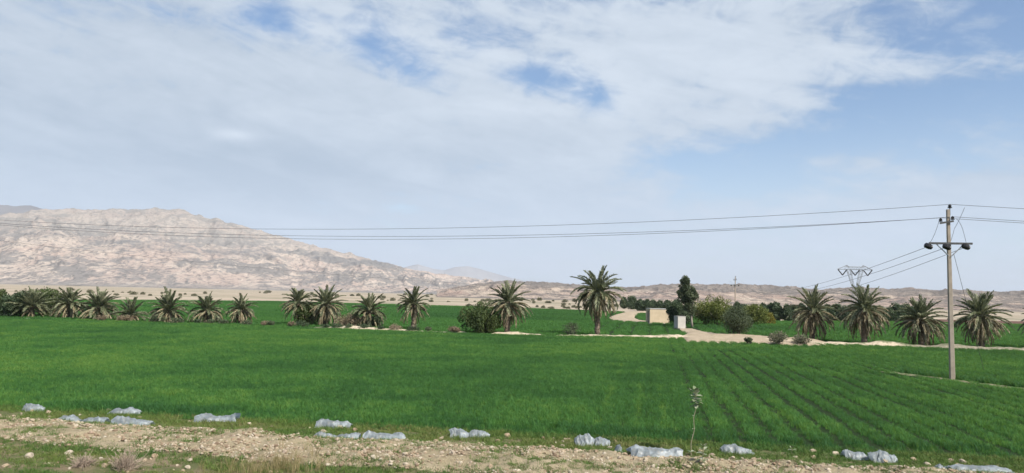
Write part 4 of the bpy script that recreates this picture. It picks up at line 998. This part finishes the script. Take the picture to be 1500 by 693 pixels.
# ------------------------------------------------------------------ lattice pylon
def pylon():
    D = 620.0; base = AT(1253, 440, D); k = D / F; z0 = 0.0
    root = empty('pylon', (base[0], D, 0)); tag(root, 'steel lattice transmission pylon on the skyline behind a palm', 'pylon')
    hz_ = lambda y: AT(1253, y, D)[2]
    zb, zt, zw = hz_(395), hz_(391), hz_(424); W2 = 26 * k
    m = MB(); bw = .42
    for yy in (-.9, .9):                                  # waist-up fork legs
        for s in (-1, 1):
            for off in (-1.5, 1.5):
                m.bar((s * 9.5 * k + off, yy, zb), (s * 2.0 * k + off * .3, yy, zw), bw)
            n_ = 7
            for i in range(n_):
                t0, t1 = i / n_, (i + 1) / n_
                f = lambda t, o_: np.array((s * (9.5 * k * (1 - t) + 2.0 * k * t) + o_ * (1.5 * (1 - t) + .45 * t), yy, zb * (1 - t) + zw * t))
                m.bar(f(t0, -1 if i % 2 else 1), f(t1, 1 if i % 2 else -1), .16)
    m.build('fork', M_galv, root)
    m = MB()
    for sx_ in (-1, 1):
        for yy in (-1, 1):
            m.bar((sx_ * 1.3, yy * .9, zw), (sx_ * 2.9, yy * 2.6, z0), bw)
    for i in range(6):
        t0, t1 = i / 6, (i + 1) / 6
        for yy in (-1, 1):
            f = lambda t, s: np.array((s * (1.3 + 1.6 * t), yy * (.9 + 1.7 * t), zw * (1 - t)))
            m.bar(f(t0, -1), f(t1, 1), .16); m.bar(f(t0, 1), f(t1, -1), .16)
    m.build('body', M_galv, root)
    m = MB()
    for yy in (-.9, .9):
        m.bar((-W2, 0, zb), (W2, 0, zb), bw); m.bar((-12 * k, yy, zt), (12 * k, yy, zt), bw)
        for s in (-1, 1):
            m.bar((s * W2, 0, zb), (s * 12.5 * k, yy, hz_(389.2)), bw); m.bar((s * 12.5 * k, yy, hz_(388.6)), (s * 9 * k, yy, zt - .5), bw); m.bar((s * 12.5 * k, yy, hz_(388.6)), (s * 15 * k, yy, zb), .2)
        xs_ = np.linspace(-12 * k, 12 * k, 13)
        for i in range(12): m.bar((xs_[i], yy, zb if i % 2 else zt), (xs_[i + 1], yy, zt if i % 2 else zb), .16)
    m.build('bridge', M_galv, root)
    for xc in (-18.5, 0, 18.5):
        m = MB()
        for s in (-1, 1): m.tube([(xc * k + s * 6.3 * k, 0, zb - .3), (xc * k, 0, hz_(403.5))], .45, 6)
        m.build('insulator_string', M_black, root)
    return base, k, hz_
pylon()

# ------------------------------------------------------------------ milkweed stalks
def milkleaf(m, c, azm, el0, Ln, wd, tint):
    s = np.linspace(0, 1, 7); hd = np.array([math.cos(azm), math.sin(azm), 0]); sd = np.array([-math.sin(azm), math.cos(azm), 0])
    e = el0 - .5 * s; P = c + np.cumsum(np.cos(e)[:, None] * hd + np.sin(e)[:, None] * np.array([0, 0, 1.]), axis=0) * Ln / 7
    w = (np.sin(np.pi * np.clip(s * .93 + .04, 0, 1)) ** .7 * wd / 2)[:, None]
    up = np.array([0, 0, .25])
    V = np.stack([P - sd * w + up * w, P, P + sd * w + up * w], 1).reshape(-1, 3)
    i = np.arange(6)[:, None] * 3; f = np.concatenate([np.concatenate([i, i + 1, i + 4, i + 3], 1), np.concatenate([i + 1, i + 2, i + 5, i + 4], 1)])
    m.add(V, f, tint)
def milkweed(pts, leafspec, label, sd, r=.014):
    r_ = np.random.default_rng(sd); b0 = G(*pts[0]); zg = float(gz(b0[:1], b0[1:2])[0])
    P = np.array([AT(x, y, b0[1]) for x, y in pts]); root = empty('milkweed', (b0[0], b0[1], zg)); tag(root, label, 'plant')
    P = P - [b0[0], b0[1], zg]; P[0, 2] = -.05
    t = np.linspace(0, 1, 24); Q = np.stack([np.interp(t, np.linspace(0, 1, len(P)), P[:, k_]) for k_ in range(3)], 1)
    m = MB(); m.tube(Q, np.linspace(r, r * .55, 24), 7); m.build('stem', M_stem, root, True)
    m = MB()
    for (tt_, n_, ln, wd, e0) in leafspec:
        c = np.array([np.interp(tt_, t, Q[:, k_]) for k_ in range(3)]); a0 = r_.uniform(0, 3.14)
        for j in range(n_): milkleaf(m, c, a0 + j * 6.283 / n_ + r_.normal(0, .25), R(e0) + r_.normal(0, .15), ln * r_.uniform(.8, 1.2), wd, r_.uniform(.15, .95))
    m.build('leaf', M_milk, root)
milkweed([(1013, 668), (1012, 650), (1017, 630), (1016, 612), (1020, 597), (1019, 576)], [(1.0, 4, .16, .09, 70), (.975, 5, .17, .11, 48), (.945, 5, .18, .12, 32), (.91, 5, .19, .12, 18), (.875, 5, .18, .12, 5), (.84, 4, .16, .10, -10), (.62, 2, .07, .03, 30), (.42, 2, .07, .035, 20), (.5, 1, .06, .03, 20), (.32, 1, .06, .03, 20), (.08, 5, .12, .07, 25)], 'tall bare stalk with broad leaves only at its top', 1, .009)
milkweed([(1022, 693), (1028, 680), (1030, 665), (1031, 656)], [(1, 4, .14, .06, 60), (.85, 4, .15, .07, 35), (.65, 4, .16, .08, 25), (.45, 4, .15, .08, 20), (.2, 3, .12, .07, 20)], 'short leafy pale plant at the foot of the tall stalk', 2, .012)
milkweed([(1160, 666), (1160, 661), (1160, 657)], [(1, 4, .11, .05, 60), (.6, 4, .13, .06, 30), (.2, 3, .10, .06, 20)], 'small pale sprout alone at the grass edge right of the tall stalk', 3, .008)
# dry twiggy bush on the verge, bottom left
def twig_bush(px, yb, w, h, label, sd):
    r_ = np.random.default_rng(sd); p = G(px, yb); root = empty('dry_bush', (p[0], p[1], float(gz(p[:1], p[1:2])[0]))); tag(root, label, 'bush')
    m = MB()
    for i in range(240):
        a = r_.uniform(0, 6.283); e = r_.uniform(.35, 1.5); L_ = h * r_.uniform(.5, 1.15); d = np.array([math.cos(a) * math.cos(e) * w / h, math.sin(a) * math.cos(e) * w / h, math.sin(e)])
        s = r_.normal(0, .05, 3) * [1, 1, 0]; md_ = s + d * L_ * .5 + r_.normal(0, .03, 3); m.tube([s, md_, s + d * L_ + r_.normal(0, .05, 3)], [.006, .004, .0025], 4, .5, False)
    m.build('twigs', M_twig, root)
M_twig = simple('dry_twig', (0.26, 0.20, 0.15), (0.38, 0.30, 0.23), 15, .9, 0, 0)
twig_bush(183, 690, .42, .34, 'brown dry twiggy bush on the verge at bottom left', 5)
twig_bush(122, 684, .34, .18, 'low grey-green twiggy bush left of the brown one at bottom left', 6)

# ------------------------------------------------------------------ haze
def haze():
    m = MB(); x0, x1, y0, y1, z0, z1 = -13900, 13900, -590, 13400, -6, 560
    m.box(((x0 + x1) / 2, (y0 + y1) / 2, (z0 + z1) / 2), (x1 - x0, y1 - y0, z1 - z0))
    mt_ = bpy.data.materials.new('haze'); mt_.use_nodes = True; t_ = mt_.node_tree; t_.nodes.clear()
    o_ = t_.nodes.new('ShaderNodeOutputMaterial'); v_ = t_.nodes.new('ShaderNodeVolumePrincipled')
    v_.inputs['Color'].default_value = (.86, .90, .97, 1); v_.inputs['Density'].default_value = HAZE; v_.inputs['Anisotropy'].default_value = 0.0
    v_.inputs['Density Attribute'].default_value = ''
    t_.links.new(v_.outputs[0], o_.inputs['Volume']); mt_.cycles.volume_sampling = 'DISTANCE'
    tag(m.build('haze', mt_), 'thin dusty haze over the plain', None, None, 'stuff')
HAZE = 6.5e-5
haze()
